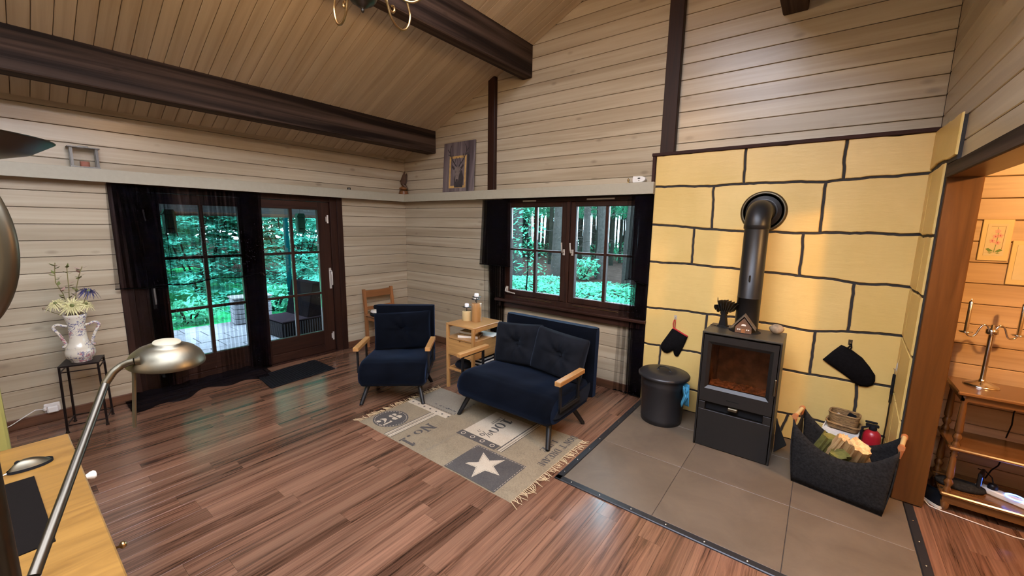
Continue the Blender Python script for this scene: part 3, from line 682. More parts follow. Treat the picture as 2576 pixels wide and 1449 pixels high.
# --- tin with lid
tin = thing('lidded_tin', 'round charcoal metal ash tin with a flat lid beside the stove', 'tin', (3.888, -.36, .006)); O = (0, 0, 0)
m = MB(); m.lathe([(.158, 0), (.165, .004), (.166, .03), (.169, .034), (.167, .05), (.178, .30), (.182, .305), (.180, .322), (.184, .327), (.182, .345), (.187, .415)], n=48); m.build('body', M['can'], tin)
m = MB(); m.lathe([(.200, .395), (.206, .398), (.207, .412), (.196, .424), (.15, .430), (.146, .434), (.10, .438), (0, .442)], n=48); lid = m.build('lid', M['can'], tin)
m = MB(); m.tube([(-.05, 0, .438), (-.048, 0, .455), (-.03, 0, .468), (0, 0, .472), (.03, 0, .468), (.048, 0, .455), (.05, 0, .438)], .005, 8); m.lathe([(.0, .446), (.012, .445), (.014, .438)], (-.05, 0, 0), 10); m.lathe([(0, .446), (.012, .445), (.014, .438)], (.05, 0, 0), 10); m.build('handle', M['blackmetal'], lid)
m = MB()
m.grid(9, 14, lambda u, v: V(.190 + .016 * math.sin(u * 7 + v * 2) + .012 * v + .014 * mnoise.noise((u * 3, v * 3, 1)), -.115 + .10 * u - .02 * v * (1 - u), .37 - (.055 + .10 * max(0, math.sin(u * 3.0 + .35)) ** 2 + .03 * u) * v - .01 * math.sin(u * 5)))
m.grid(6, 12, lambda u, v: V(.196 + .022 * math.sin(u * 5 + 1) + .01 * v, -.035 + .045 * u, .375 - .185 * v - .012 * u))
cl = m.build('blue_cloth', M['bluecloth']); so = cl.modifiers.new('thick', 'SOLIDIFY'); so.thickness = .004
cl.location = (3.888, -.36, .006); tag(cl, 'bright blue cleaning cloth hanging from the rim of the ash tin', 'cloth')
# --- oven mitts on their hooks
def hook(name, x, z, lab, small):
    k = thing(name, lab, 'hook', (x, -.05, z))
    m = MB(); m.box((-.012, -.002, -.02), (.012, 0, .02), .001); m.build('plate', M['white_metal' if small else 'brushed'], k)
    m = MB(); m.tube([(0, -.002, .0), (0, -.016, -.010), (0, -.020, -.022), (0, -.026, -.016)], .003, 6); m.build('prong', M['chrome'], k)
hook('wall_hook', 3.862, .850, 'little silver wall hook carrying the red-bound mitt', True)
hook('wall_hook', 5.078, .852, 'little metal wall hook carrying the plain black mitt', False)
def mitt(name, outline, y, lab, mat):
    root = thing(name, lab, 'oven mitt', (0, 0, 0)); n = len(outline)
    cx = sum(p[0] for p in outline) / n; cz = sum(p[1] for p in outline) / n; root.location = (cx, y, cz)
    m = MB(); loops = []
    for f, yy in ((1.0, -.004), (1.0, -.014), (.94, -.024), (.80, -.034), (.5, -.040)):
        ins = outline if f == 1.0 else [(cx + (a - cx) * f, cz + (b - cz) * f) for a, b in outline]
        if f < 1: ins = inset_poly(outline, .010 if f > .9 else .018) if f > .7 else ins
        loops.append([V(a - cx, yy, b - cz) for a, b in ins])
    vs = [p for l in loops[:4] for p in l]; fs = [(i * n + k, i * n + (k + 1) % n, (i + 1) * n + (k + 1) % n, (i + 1) * n + k) for i in range(3) for k in range(n)]
    fs += [tuple(range(n))[::-1], tuple(range(3 * n, 4 * n))]; m.add(vs, fs, True); ob = m.build('glove', mat, root)
    return root, (cx, y, cz)
ol = [(3.852, .752), (3.838, .735), (3.800, .665), (3.772, .615), (3.757, .585), (3.755, .555), (3.766, .530), (3.790, .512), (3.815, .508), (3.838, .520), (3.856, .538), (3.868, .545), (3.874, .520), (3.882, .502), (3.898, .495), (3.915, .502), (3.925, .525), (3.940, .560), (3.962, .625), (3.978, .680), (3.982, .698), (3.925, .725), (3.88, .745)]
r1, O = mitt('oven_mitt', ol, -.05, 'black oven mitt with red binding hanging left of the stove', M['cotton'])
m = MB(); m.tube([(3.852, -.066, .752), (3.88, -.074, .745), (3.925, -.078, .725), (3.982, -.070, .698)], .007, 8); m.build('cuff_binding', M['red'], r1, O)
m = MB(); m.tube([(3.856, -.066, .750), (3.850, -.068, .79), (3.858, -.070, .828), (3.866, -.068, .832), (3.868, -.066, .80), (3.866, -.066, .752)], .004, 6); m.build('hanging_loop', M['red'], r1, O)
ol = [(5.030, .826), (4.985, .768), (4.936, .696), (4.975, .668), (5.06, .615), (5.14, .560), (5.165, .548), (5.205, .552), (5.228, .570), (5.240, .605), (5.236, .645), (5.20, .70), (5.155, .755), (5.10, .795), (5.070, .812)]
r2, O = mitt('oven_mitt', ol, -.05, 'plain black oven mitt hanging sideways right of the stove', M['cotton'])
m = MB(); m.tube([(5.062, -.066, .806), (5.078, -.070, .828), (5.076, -.072, .848), (5.084, -.070, .846), (5.088, -.068, .82), (5.082, -.066, .802)], .005, 6); m.build('hanging_loop', M['cotton'], r2, O)
# --- fire tools on the return wall
tl = thing('fire_tool', 'black fire tongs hanging from a hook in the corner by the brown jamb', 'fire tongs', (5.335, -.10, .70)); O = (5.335, -.10, .70)
m = MB(); m.box((5.318, -.115, .545), (5.333, -.098, .69), .004); m.box((5.322, -.094, .475), (5.334, -.072, .66), .004); m.build('grip', M['black'], tl, O)
m = MB(); m.tube([(5.326, -.106, .55), (5.328, -.10, .35), (5.320, -.112, .12)], .004, 6); m.tube([(5.329, -.083, .48), (5.328, -.09, .3), (5.322, -.108, .12)], .004, 6); m.build('shaft', M['darkbronze'], tl, O)
m = MB(); m.tube([(5.326, -.104, .69), (5.324, -.10, .72), (5.330, -.098, .725)], .003, 6); m.build('ring', M['chrome'], tl, O)
k = thing('wall_hook', 'clear hook in the corner holding the fire tongs', 'hook', (5.333, -.10, .74))
m = MB(); m.lathe([(.0, .004), (.016, .003), (.02, 0)], (0, 0, 0), 12, (-1, 0, 0), sy=1.6); m.build('plate', M['white'], k); m = MB(); m.tube([(-.003, 0, -.01), (-.012, 0, -.02), (-.014, 0, -.012)], .003, 6); m.build('prong', M['chrome'], k)
# --- felt log carrier, logs
bk = thing('felt_log_carrier', 'black felt log basket with wooden dowel handles at the hearth corner', 'log basket', (5.09, -.60, .006), math.radians(-10)); W, D = .225, .135
def lipz(u): return .265 + .155 * (abs(2 * u - 1)) ** 2.2
m = MB()
for s in (-1, 1): m.grid(25, 8, lambda u, v, s=s: V((2 * u - 1) * (W + .028 * v), s * (D + .012 * v + .020 * math.sin(PI * v) * (1 - abs(2 * u - 1) ** 3)), .004 + (lipz(u) - .004) * v))
for s in (-1, 1): m.grid(9, 8, lambda u, v, s=s: V(s * (W + .028 * v + .010 * math.sin(PI * v)), (2 * u - 1) * (D + .012 * v) * (1 - .30 * max(0, v - .6)), .004 + (.42 - .08 * math.sin(PI * u)) * v - .004 * v))
m.grid(9, 7, lambda u, v: V((2 * u - 1) * W, (2 * v - 1) * D, .004))
bo = m.build('felt_body', M['felt'], bk); so = bo.modifiers.new('thick', 'SOLIDIFY'); so.thickness = .006
for s in (-1, 1):
    x = s * (W + .030)
    m = MB(); m.cyl((x, -.075, .428), (x, .085, .428), .0115, n=14); hd = m.build('dowel_handle', M['dowel'], bk)
    for yy in (-.085, .095):
        m = MB(); m.tube([(x, yy - .012, .428), (x, yy + .012, .428)], .0165, 10); m.tube([(x, yy, .415), (x, yy, .36)], [.014, .004], 8); m.build('leather_tab', M['leather'], bk)
def log(loc, rot, L, w, hgt, lab, mat, seed):
    rr = random.Random(seed); m = MB(); n = 22; pr = []
    for k in range(n):
        a = 2 * PI * k / n; r = (1.0, .86, .96, .80)[k % 4]; pr.append((math.cos(a) * w * r * rr.uniform(.85, 1.1), math.sin(a) * hgt * r * rr.uniform(.85, 1.1)))
    vs = []
    for j in range(6):
        z = -L / 2 + L * j / 5
        for a, b in pr: vs.append(V(a * rr.uniform(.93, 1.07), b * rr.uniform(.93, 1.07), z + rr.uniform(-.012, .012) * (j in (0, 5))))
    fs = [(j * n + k, j * n + (k + 1) % n, (j + 1) * n + (k + 1) % n, (j + 1) * n + k) for j in range(5) for k in range(n)] + [tuple(range(n))[::-1], tuple(range(5 * n, 6 * n))]
    m.add(vs, fs); o = m.build('firewood_log', mat); o.location = loc; o.rotation_euler = rot
    return tag(o, lab, 'firewood', 'logs in the felt carrier')
log((4.965, -.535, .175), (.35, .25, .3), .34, .050, .042, 'mossy green log at the left end of the felt carrier', M['bark'], 1)
log((5.03, -.565, .215), (.5, .05, .5), .36, .034, .028, 'narrow splintered log standing beside the mossy one', M['log'], 2)
log((5.075, -.585, .165), (.7, -.2, .2), .30, .060, .035, 'flat yellowish log in the middle of the carrier', M['bark'], 3)
log((5.137, -.60, .225), (.60, .30, -.25), .38, .062, .045, 'largest pale split log in the felt carrier', M['log'], 4)
log((5.222, -.575, .165), (.5, -.3, -.3), .30, .040, .034, 'yellow-brown log at the right end of the carrier', M['log'], 5)
# --- paper boxes, wicker baskets, extinguisher behind the carrier
bx = thing('cardboard_box', 'lower white cardboard box on the floor behind the log basket', 'box', (5.09, -.16, .006), math.radians(-7))
m = MB(); m.box((-.085, -.07, 0), (.085, .07, .200), .003); m.build('body', M['paper'], bx)
bx2 = thing('flat_box_lid', 'upper flat white box with raised rim carrying the wicker baskets', 'box', (5.095, -.165, .2065), math.radians(-9))
m = MB(); m.box((-.10, -.085, 0), (.10, .085, .035), .002); m.build('body', M['white'], bx2); m = MB()
for a, b in (((-.10, -.085), (.10, -.079)), ((-.10, .079), (.10, .085)), ((-.10, -.079), (-.094, .079)), ((.094, -.079), (.10, .079))): m.box((a[0], a[1], .035), (b[0], b[1], .047))
m.build('rim', M['white'], bx2)
def basket(name, loc, rz, w, d, h, lab):
    r = thing(name, lab, 'basket', loc, rz); m = MB()
    def P(u, z, k):
        a = 2 * PI * u; c, s = math.cos(a), math.sin(a); e = .45
        x = (abs(c) ** e) * (1 if c > 0 else -1); y = (abs(s) ** e) * (1 if s > 0 else -1); f = .86 + .14 * z / h + k
        return V(x * w * f, y * d * f, z)
    for j in range(int(h / .008)):
        z = .004 + .008 * j; m.tube([P(i / 32, z, .012 * ((i + j) % 2)) for i in range(32)], .0048, 5, closed=True)
    b = m.build('weave', M['wicker'], r)
    m = MB(); m.grid(32, 4, lambda u, v: P(u, .003, -v * .98), closed_u=True); m.build('bottom', M['wicker'], r)
    m = MB(); m.tube([P(i / 32, h, .02) for i in range(32)], .007, 6, closed=True); m.build('rim', M['wicker'], r)
    return r
basket('wicker_basket', (5.10, -.165, .2545), math.radians(-9), .092, .07, .036, 'shallow outer wicker basket on the white box')
basket('wicker_basket', (5.10, -.163, .2645), math.radians(-9), .082, .060, .095, 'taller inner wicker basket holding small odds and ends')
zb = .334
m = MB(); m.box((-.022, -.010, 0), (.022, .010, .004), .001); o = m.build('match_box', M['paper']); o.location = (5.055, -.165, zb); o.rotation_euler = (.2, -.5, .5); tag(o, 'pale matchbox at the left of the inner wicker basket', 'matchbox')
m = MB(); m.cyl((-.02, 0, 0), (.02, 0, 0), .012, n=12); o = m.build('tea_light', M['candlewhite']); o.location = (5.115, -.185, zb + .004); o.rotation_euler = (0, .2, .4); tag(o, 'white candle stub in the inner wicker basket', 'candle')
m = MB(); m.box((-.022, -.018, -.012), (.022, .018, .012), .004); o = m.build('firelighter_pack', M['velvet_dark']); o.location = (5.14, -.145, zb + .008); o.rotation_euler = (.3, .2, -.3); tag(o, 'dark packet at the right of the inner wicker basket', 'packet')
m = MB(); m.cyl((-.02, 0, 0), (.022, 0, 0), .010, n=10); o = m.build('wood_plug', M['pine_x']); o.location = (5.09, -.18, zb - .004); o.rotation_euler = (0, .1, .9); tag(o, 'brown wooden plug between candle and matchbox in the basket', 'wood piece')
ex = thing('fire_extinguisher', 'small red fire extinguisher standing behind the log basket', 'extinguisher', (5.255, -.19, .006))
m = MB(); m.lathe([(.045, 0), (.050, .006), (.050, .24), (.044, .268), (.028, .285), (.018, .29)], n=28); m.build('cylinder', M['redpaint'], ex)
m = MB(); m.lathe([(.0508, .10), (.0512, .105), (.0512, .122), (.0508, .127)], n=28); m.build('strap', M['black'], ex)
m = MB(); m.lathe([(.020, .285), (.022, .30), (.016, .32), (.0, .322)], n=16); m.box((-.04, -.012, .31), (.03, .012, .328), .004); m.box((-.045, -.01, .335), (.02, .01, .347), .004); m.tube([(-.02, -.012, .315), (-.055, -.02, .30), (-.062, -.02, .22), (-.058, -.02, .15)], .008, 8); m.build('valve', M['black'], ex)
m = MB()
m.grid(5, 2, lambda u, v: V(.0508 * math.cos(-2.35 + .5 * u), .0508 * math.sin(-2.35 + .5 * u), .145 + .05 * v)); m.build('instruction_label', M['paper'], ex, recalc=False)
def strokes(fn, segs, w):
    m = MB()
    for a, b in segs:
        d = Vector((b[0] - a[0], b[1] - a[1])); d.normalize(); q = Vector((-d.y, d.x)) * w / 2
        m.add([fn(a[0] + q.x, a[1] + q.y), fn(b[0] + q.x, b[1] + q.y), fn(b[0] - q.x, b[1] - q.y), fn(a[0] - q.x, a[1] - q.y)], [(0, 1, 2, 3)])
    return m
fx = lambda a, b: V(.0512 * math.sin(-.05 + a * 14) , -.0512 * math.cos(-.05 + a * 14), .150 + b)
strokes(fx, [((0, 0), (0, .03)), ((.006, 0), (.022, .028)), ((.006, .028), (.022, 0)), ((.001, .034), (.02, .034))], .004).build('printed_mark', M['paper'], ex, recalc=False)
dp = thing('dustpan', 'dark triangular ash shovel leaning at the right side of the stove', 'ash shovel', (4.74, -.36, .006))
m = MB(); m.add([V(-.022, .0, .0), V(.05, .0, .085), V(.048, .012, .07), V(-.02, .012, 0), V(-.028, .004, .26), V(-.026, .016, .26)], [(0, 1, 4), (3, 5, 2), (0, 3, 2, 1), (1, 2, 5, 4), (0, 4, 5, 3)]); m.build('blade', M['stove'], dp)
m = MB(); m.tube([(.05, .004, .082), (.0, .008, .18), (-.026, .012, .262)], .004, 6); m.build('rim', M['chrome'], dp)
tm = thing('hand_brush', 'dark hearth brush head standing at the foot of the tongs', 'brush', (5.312, -.13, .006))
m = MB(); m.lathe([(.026, 0), (.030, .05), (.022, .10), (.008, .12)], n=14); m.build('bristles', M['black'], tm); m = MB(); m.cyl((0, 0, .118), (0, 0, .15), .006, n=8); m.build('handle', M['blackmetal'], tm)
# ================================================================== sofa bed chairs
def rounded_slab(w, d, t, r, nx=10, ny=8, puff=0.0, pin=None):
    """soft cushion: superellipsoid-ish box, optional tuft point"""
    m = MB()
    def face(u, v, s):
        x, y = 2 * u - 1, 2 * v - 1
        ex, ey = 1 - abs(x) ** 6 * .5, 1 - abs(y) ** 6 * .5
        fx = (1 - abs(x) ** 3.2); fy = (1 - abs(y) ** 3.2); z = t * (max(0, fx * fy)) ** .38 * (1 + puff * (1 - x * x) * (1 - y * y))
        if pin:
            dx, dy = x * w - pin[0], y * d - pin[1]; q = math.hypot(dx, dy); a = math.atan2(dy, dx)
            z *= 1 - .62 * math.exp(-(q / .05) ** 2) - .10 * math.exp(-q / .16) * (1 + math.cos(a * 7 + 1)) + .13 * math.cos(a * 9 + .6 * math.sin(2 * a)) * math.exp(-q / .13)
        return V(x * w * (1 - .05 * (1 - abs(y)) ** 0 * (abs(x) > .99) - .03 * math.cos(y * PI / 2) * (abs(x) > .9)), y * d * (1 - .03 * math.cos(x * PI / 2) * (abs(y) > .9)), s * z)
    n = nx
    m.grid(n, n, lambda u, v: face(u, v, 1)); m.grid(n, n, lambda u, v: face(u, v, -1))
    return m
def sofa(name, label, cat, loc, rz, W, npil, seed, fabric):
    """faces local -Y; origin at the front feet line, x centred"""
    root = thing(name, label, cat, loc, rz); h = W / 2
    # seat: a thick folded mattress with rolled front
    def profile():
        p = [(.60, .170), (.30, .165), (.06, .165), (.01, .175), (-.025, .205), (-.038, .250), (-.030, .300), (-.005, .345), (.04, .378), (.12, .390), (.35, .375), (.60, .365)]
        out = []
        for i in range(len(p) - 1):
            for k in range(3): out.append((p[i][0] + (p[i + 1][0] - p[i][0]) * k / 3, p[i][1] + (p[i + 1][1] - p[i][1]) * k / 3))
        out.append(p[-1]); return out
    pr = profile(); m = MB(); nx = 28
    def seatp(u, v):
        i = v * (len(pr) - 1); a = int(min(i, len(pr) - 2)); f = i - a
        y = pr[a][0] * (1 - f) + pr[a + 1][0] * f; z = pr[a][1] * (1 - f) + pr[a + 1][1] * f
        x = (2 * u - 1) * h; e = max(0, (abs(2 * u - 1) - .86) / .14); k = e ** 2.5
        cy, cz = .28, .275
        return V(x * (1 - .004), y + (cy - y) * .10 * k, z + (cz - z) * (.16 * k) + .007 * mnoise.noise((x * 6 + seed, y * 6, z * 6)))
    m.grid(nx, len(pr), seatp)
    for s in (0, 1): m.add([seatp(s, j / (len(pr) - 1)) for j in range(len(pr))], [tuple(range(len(pr)))], False)
    m.build('seat', fabric, root)
    # lower folded mattress layer peeking out at the sides
    m = MB(); m.obox((0, .30, .205), (h - .012, 0, 0), (0, .31, 0), (0, 0, .036), .03); m.build('mattress_fold', M['velvet_dark'], root)
    # backrest: upright slab slightly reclined
    m = MB(); t0 = .055
    def backp(u, v, s):
        x = (2 * u - 1) * h; z = .19 + .60 * v; lean = .620 + .055 + .02 + .02 * (v)
        e = min(1, (1 - abs(2 * u - 1)) / .03 + .3); f = min(1, (1 - v) / .03 + .45)
        th = t0 * min(1, e ** .5) * min(1, f ** .5) + .004 * mnoise.noise((x * 5 + seed, z * 5, 1.0))
        return V(x, lean + s * th, z)
    for s in (-1, 1): m.grid(26, 18, lambda u, v, s=s: backp(u, v, s))
    q = 18
    for s in (0, 1): m.add([backp(s, j / (q - 1), sd) for j in range(q) for sd in (-1, 1)], [(2 * j, 2 * j + 1, 2 * j + 3, 2 * j + 2) for j in range(q - 1)], True)
    m.add([backp(i / 25, 1, sd) for i in range(26) for sd in (-1, 1)], [(2 * i, 2 * i + 1, 2 * i + 3, 2 * i + 2) for i in range(25)], True)
    m.add([backp(i / 25, 0, sd) for i in range(26) for sd in (-1, 1)], [(2 * i, 2 * i + 1, 2 * i + 3, 2 * i + 2) for i in range(25)], True)
    m.build('backrest', fabric, root)
    # scatter pillow(s) with a tufted button
    pw = .300 if npil == 1 else .250
    xs = [0.0] if npil == 1 else [-.225, .225]
    for k, x in enumerate(xs):
        m = rounded_slab(pw if npil == 1 else pw + .01, .190, .075, .03, 30, puff=.15, pin=((.01, .005) if k == 0 else (.03, .0)))
        p = m.build('pillow', fabric if npil == 1 else M['velvet_dark'], root); p.location = (x, .540 - .03 * k, .560); p.rotation_euler = (math.radians(76), math.radians((-3 if npil == 1 else -5) if k == 0 else 5), math.radians(2 - 4 * k))
        b = MB(); b.lathe([(.0, .012), (.010, .009), (.013, 0)], (.01 if k == 0 else .03, .005 if k == 0 else 0, .026), 12); b.build('button', M['velvet_dark'], p)
    for s in (-1, 1):
        x = s * (h + .022)
        m = MB(); m.obox((x, .225, .510), (.025, 0, 0), (0, .190, 0), (0, 0, .0185), .004); m.build('armrest', M['oak_y'], root)
        m = MB(); m.box((x - .008, .075, .275), (x + .008, .098, .495), .002); m.box((x - .008, .345, .30), (x + .008, .370, .495), .002); m.box((x - .008, .075, .477), (x + .008, .370, .495), .002); m.box((x - .006, .075, .275), (x + .006, .385, .305), .002); m.build('arm_frame', M['blackmetal'], root)
        m = MB(); m.prism([(.03, .235), (.10, .215), (.56, .22), (.60, .30), (.60, .345), (.10, .285)], lambda a, b, t: V(t, a, b), s * (h - .001), s * (h + .008)); m.build('hinge_plate', M['velvet_dark'], root)
        fx = s * (h - .02)
        for y0, y1 in ((.10, .0), (.42, .545)):
            m = MB(); m.tube([(s * (h - .075), y0, .19), (fx, y1, .004)], [.023, .017], 12); m.cyl((fx, y1, -.007 if y1 > .3 else 0), (fx, y1, .006), .0175, n=12); m.build('leg', M['blackmetal'], root)
    return root
sofa('loveseat', 'wide navy velvet two-seat sofa bed with wooden armrests below the window', 'loveseat', (2.940, -1.407, .0075), 0, .955, 2, 3.0, M['velvet'])
sofa('armchair', 'narrow navy velvet armchair with one tufted pillow in the corner', 'armchair', (1.868, -1.652, .001), math.radians(41), .600, 1, 8.0, M['velvet'])
# ================================================================== oak side table
tb = thing('side_table', 'light oak side table with one drawer and open shelf beside the loveseat', 'side table', (2.125, -.83, 0)); O = (2.125, -.83, 0)
x0, x1, y0, y1 = 1.938, 2.312, -1.045, -.612; L = .030
m = MB(); m.box((x0, y0, .655), (x1, y1, .672), .003); m.build('top', M['oak_x'], tb, O)
for x in (x0, x1 - L):
    for y in (y0, y1 - L): m = MB(); m.box((x, y, 0), (x + L, y + L, .655), .003); m.build('leg', M['oak_z'], tb, O)
m = MB(); m.box((x0, y0 + L, .625), (x0 + .016, y1 - L, .655)); m.box((x1 - .016, y0 + L, .625), (x1, y1 - L, .655)); m.box((x0 + L, y1 - .016, .625), (x1 - L, y1, .655)); m.build('apron', M['oak_y'], tb, O)
m = MB(); m.box((x0 + .006, y0 + .004, .520), (x1 - .006, y1 - .004, .534), .002); m.build('shelf', M['oak_x'], tb, O)
m = MB(); m.box((x0 + .004, y0 + L, .36), (x0 + .016, y1 - .01, .52)); m.box((x1 - .016, y0 + L, .36), (x1 - .004, y1 - .01, .52)); m.box((x0 + L, y1 - .012, .36), (x1 - L, y1, .52)); m.box((x0 + .006, y0 + .004, .352), (x1 - .006, y1 - .004, .362)); m.build('drawer_case', M['oak_y'], tb, O)
m = MB(); c = (x0 + x1) / 2; zt, zb_ = .516, .366
m.prism([(x0 + L + .002, zb_), (x1 - L - .002, zb_), (x1 - L - .002, zt), (c + .010, zt), (c + .010, zt - .012), (c + .005, zt - .020), (c - .005, zt - .020), (c - .010, zt - .012), (c - .010, zt), (x0 + L + .002, zt)], lambda a, b, t: V(a, t, b), y0 + .02, y0 + .004); m.build('drawer_front', M['oak_x'], tb, O)
for k in range(3): m = MB(); m.box((x0 + .006, y0 + .03 + .12 * k if k else y0 + .004, .196), (x1 - .006, (y0 + .03 + .12 * k if k else y0 + .004) + .026, .212), .002); m.build('lower_slat', M['oak_x'], tb, O)
for x in (x0 + .006, x1 - .022): m = MB(); m.box((x, y0 + L, .18), (x + .016, y1 - L, .210), .002); m.build('lower_rail', M['oak_y'], tb, O)
def candle_holder(loc, r, h, stem, lab, mat, glass=False):
    t = thing('candle_holder', lab, 'candle holder', loc)
    m = MB(); m.lathe([(r * .96, 0), (r, .004), (r, h - .004), (r * .96, h), (0, h)], n=24); m.build('log_body', mat, t)
    m = MB(); m.cyl((0, 0, h), (0, 0, h + stem), .004, n=8); m.lathe([(0, h + stem), (.040, h + stem), (.045, h + stem + .004), (.0, h + stem + .003)], n=24); m.build('candle_dish', M['blackmetal'], t)
    m = MB(); m.lathe([(.021, 0), (.022, .002), (.022, .030), (.018, .034), (.012, .028), (0, .027)], (0, 0, h + stem + .004), 16); m.build('candle', M['candlewhite'], t)
Z = .672
candle_holder((2.128, -.80, Z), .050, .190, .060, 'tallest round wooden candle holder on the side table', M['oak_z'])
candle_holder((2.025, -.835, Z), .047, .098, .040, 'shortest pale wooden candle holder, frontmost on the side table', M['dowel'])
candle_holder((2.040, -.72, Z), .040, .150, .055, 'middle-height dark wooden candle holder behind the other two', M['pine_z'])
bk1 = thing('book', 'thick pale book lying on the open shelf of the side table', 'book', (2.135, -.90, .534), .45)
m = MB(); m.box((-.105, -.075, .003), (.10, .072, .027)); m.build('pages', M['paper'], bk1); m = MB(); m.box((-.108, -.078, 0), (.108, .078, .003)); m.box((-.108, -.078, .027), (.108, .078, .030)); m.box((.103, -.078, 0), (.108, .078, .03)); m.build('cover', M['wicker'], bk1)
bk2 = thing('book', 'second tan book resting on top of the thick pale book', 'book', (2.115, -.875, .5645), .15)
m = MB(); m.box((-.085, -.06, .002), (.083, .058, .020)); m.build('pages', M['paper'], bk2); m = MB(); m.box((-.088, -.063, 0), (.088, .063, .002)); m.box((-.088, -.063, .020), (.088, .063, .022)); m.build('cover', M['dowel'], bk2)
m = MB(); m.grid(14, 10, lambda u, v: V(.07 * (2 * u - 1), .045 * (2 * v - 1), .012 + .020 * math.exp(-4 * ((u - .5) ** 2 + (v - .5) ** 2)) + .012 * mnoise.noise((u * 5, v * 5, 2)))); o = m.build('tissue_pack', M['white']); o.location = (2.13, -.865, .592); tag(o, 'crumpled white tissue pack on the books', 'tissues')
m = MB(); m.box((-.10, -.075, 0), (.10, .075, .004)); o = m.build('magazine', M['white']); o.location = (2.21, -.715, .534); o.rotation_euler = (0, 0, .2); tag(o, 'white magazine at the back of the open shelf', 'magazine')
sb = thing('striped_basket', 'white and dark striped fabric basket on the lower slats of the table', 'basket', (2.205, -.80, .212))
for k in range(7): m = MB(); m.box((-.075, -.10, .018 * k), (.075, .10, .018 * k + .017), .003); m.build('stripe_band', M['white'] if k % 2 else M['velvet_dark'], sb)
m = MB(); m.lathe([(.075, 0), (.085, .02), (.07, .045), (.05, .06), (.0, .062)], n=20, sx=1.15); o = m.build('dark_cap', M['velvet_dark']); o.location = (2.065, -.92, .212); tag(o, 'dark rounded cap lying on the lower slats of the table', 'cap')
# ================================================================== wooden chair in the corner, faces +X
ch = thing('wooden_chair', 'brown pine chair with open ladder back standing behind the armchair', 'chair', (.30, -.575, 0)); O = (.30, -.575, 0)
ya, yb = -.805, -.345
for y in (ya, yb - .035):
    m = MB(); m.prism([(.135, 0), (.170, 0), (.160, .43), (.118, .775), (.086, .775), (.125, .43)], lambda a, b, t: V(a, t, b), y, y + .035); m.build('back_post', M['pine_z'], ch, O)
    m = MB(); m.box((.50, y, 0), (.535, y + .035, .43), .003); m.build('leg', M['pine_z'], ch, O)
    m = MB(); m.box((.16, y + .008, .375), (.50, y + .027, .415), .002); m.build('side_rail', M['pine_x'], ch, O)
m = MB(); m.prism([(ya + .035, .665), (yb - .035, .665), (yb - .035, .760), (-.575, .752), (ya + .035, .760)], lambda a, b, t: V(t, a, b), .095, .118); m.build('top_rail', M['pine_y'], ch, O)
m = MB(); m.box((.118, ya + .035, .50), (.138, yb - .035, .545), .003); m.build('back_slat', M['pine_y'], ch, O)
m = MB(); m.box((.50, ya + .035, .375), (.52, yb - .035, .415), .002); m.build('front_rail', M['pine_y'], ch, O)
m = MB(); m.box((.13, ya - .01, .43), (.545, yb + .01, .448), .006); m.build('seat', M['pine_x'], ch, O)
m = MB(); m.lathe([(.115, 0), (.13, .012), (.128, .03), (.10, .036), (0, .036)], n=28); o = m.build('seat_pad', M['black']); o.location = (.33, -.70, .448); tag(o, 'round black cushion on the seat of the brown pine chair', 'cushion')
m = MB(); m.lathe([(.06, 0), (.075, .012), (.07, .03), (.03, .045), (0, .048)], n=20, sx=1.3); o = m.build('folded_cloth', M['paper']); o.location = (.31, -.735, .484); tag(o, 'cream folded cloth on the black cushion of the chair', 'cloth')
m = MB(); m.lathe([(.0, 0), (.035, .006), (.045, .03), (.035, .052), (0, .058)], n=18, sx=1.2); o = m.build('grey_sock_ball', M['velvet_dark']); o.location = (.30, -.725, .530); tag(o, 'dark grey rolled bundle on top of the cream cloth', 'bundle')
# ================================================================== printed rug
rg = thing('printed_rug', 'beige vintage-print cotton rug with stencilled lettering and fringed ends', 'rug', (2.72, -1.57, 0)); O = (2.72, -1.57, 0)
def cloth_mat(name, a, b_):
    t = NT(name); b = t.bsdf(i_Roughness=.95); v = t.coords((1, 1, 1), rand=False); n1 = t.noise(v, 130, 3, .6); n2 = t.noise(v, 6, 4, .6)
    c = t.mix(.35, t.ramp(n1, [(.35, a), (.65, b_)]), t.ramp(n2, [(.35, a), (.65, b_)])); t.lk(c, b.inputs['Base Color']); t.lk(t.bump(n1, .4, .002), b.inputs['Normal']); return t.m
M['rug'] = cloth_mat('beige_weave', (.145, .108, .064), (.232, .174, .103)); M['rug_dark'] = cloth_mat('charcoal_print', (.036, .030, .026), (.066, .055, .046)); M['rug_light'] = cloth_mat('cream_print', (.33, .26, .18), (.44, .355, .255)); M['rug_mid'] = cloth_mat('faded_taupe', (.15, .12, .085), (.21, .17, .12)); M['fringe'] = plain('cream_fringe', (.50, .36, .20), .95)
rx0, rx1, ry0, ry1 = 1.925, 3.530, -2.025, -1.105
def rz(x, y): return .0045 + .0018 * mnoise.noise((x * 4, y * 4, 0)) + .003 * max(0, mnoise.noise((x * 9, (y) * 2, 7))) * (1 if y < ry0 + .08 else 0)
def redge(x): return .006 * mnoise.noise((x * 6, 1, 1))
m = MB(); NXr, NYr = 60, 34
def rp(u, v):
    x = rx0 + (rx1 - rx0) * u; y = ry0 + redge(x) + (ry1 - ry0) * v; return V(x, y, rz(x, y) - (.0035 if u in (0, 1) or v in (0, 1) else 0))
m.grid(NXr, NYr, rp); m.build('weave', M['rug'], rg, O)
LZ = [0]
def patch(name, polys, mat, lift=.0006):
    m = MB()
    for poly in polys:
        vs = [V(x, y, rz(x, y) + lift + .0005) for x, y in poly]; m.add(vs, [tuple(range(len(vs)))])
    return m.build(name, mat, rg, O, recalc=False)
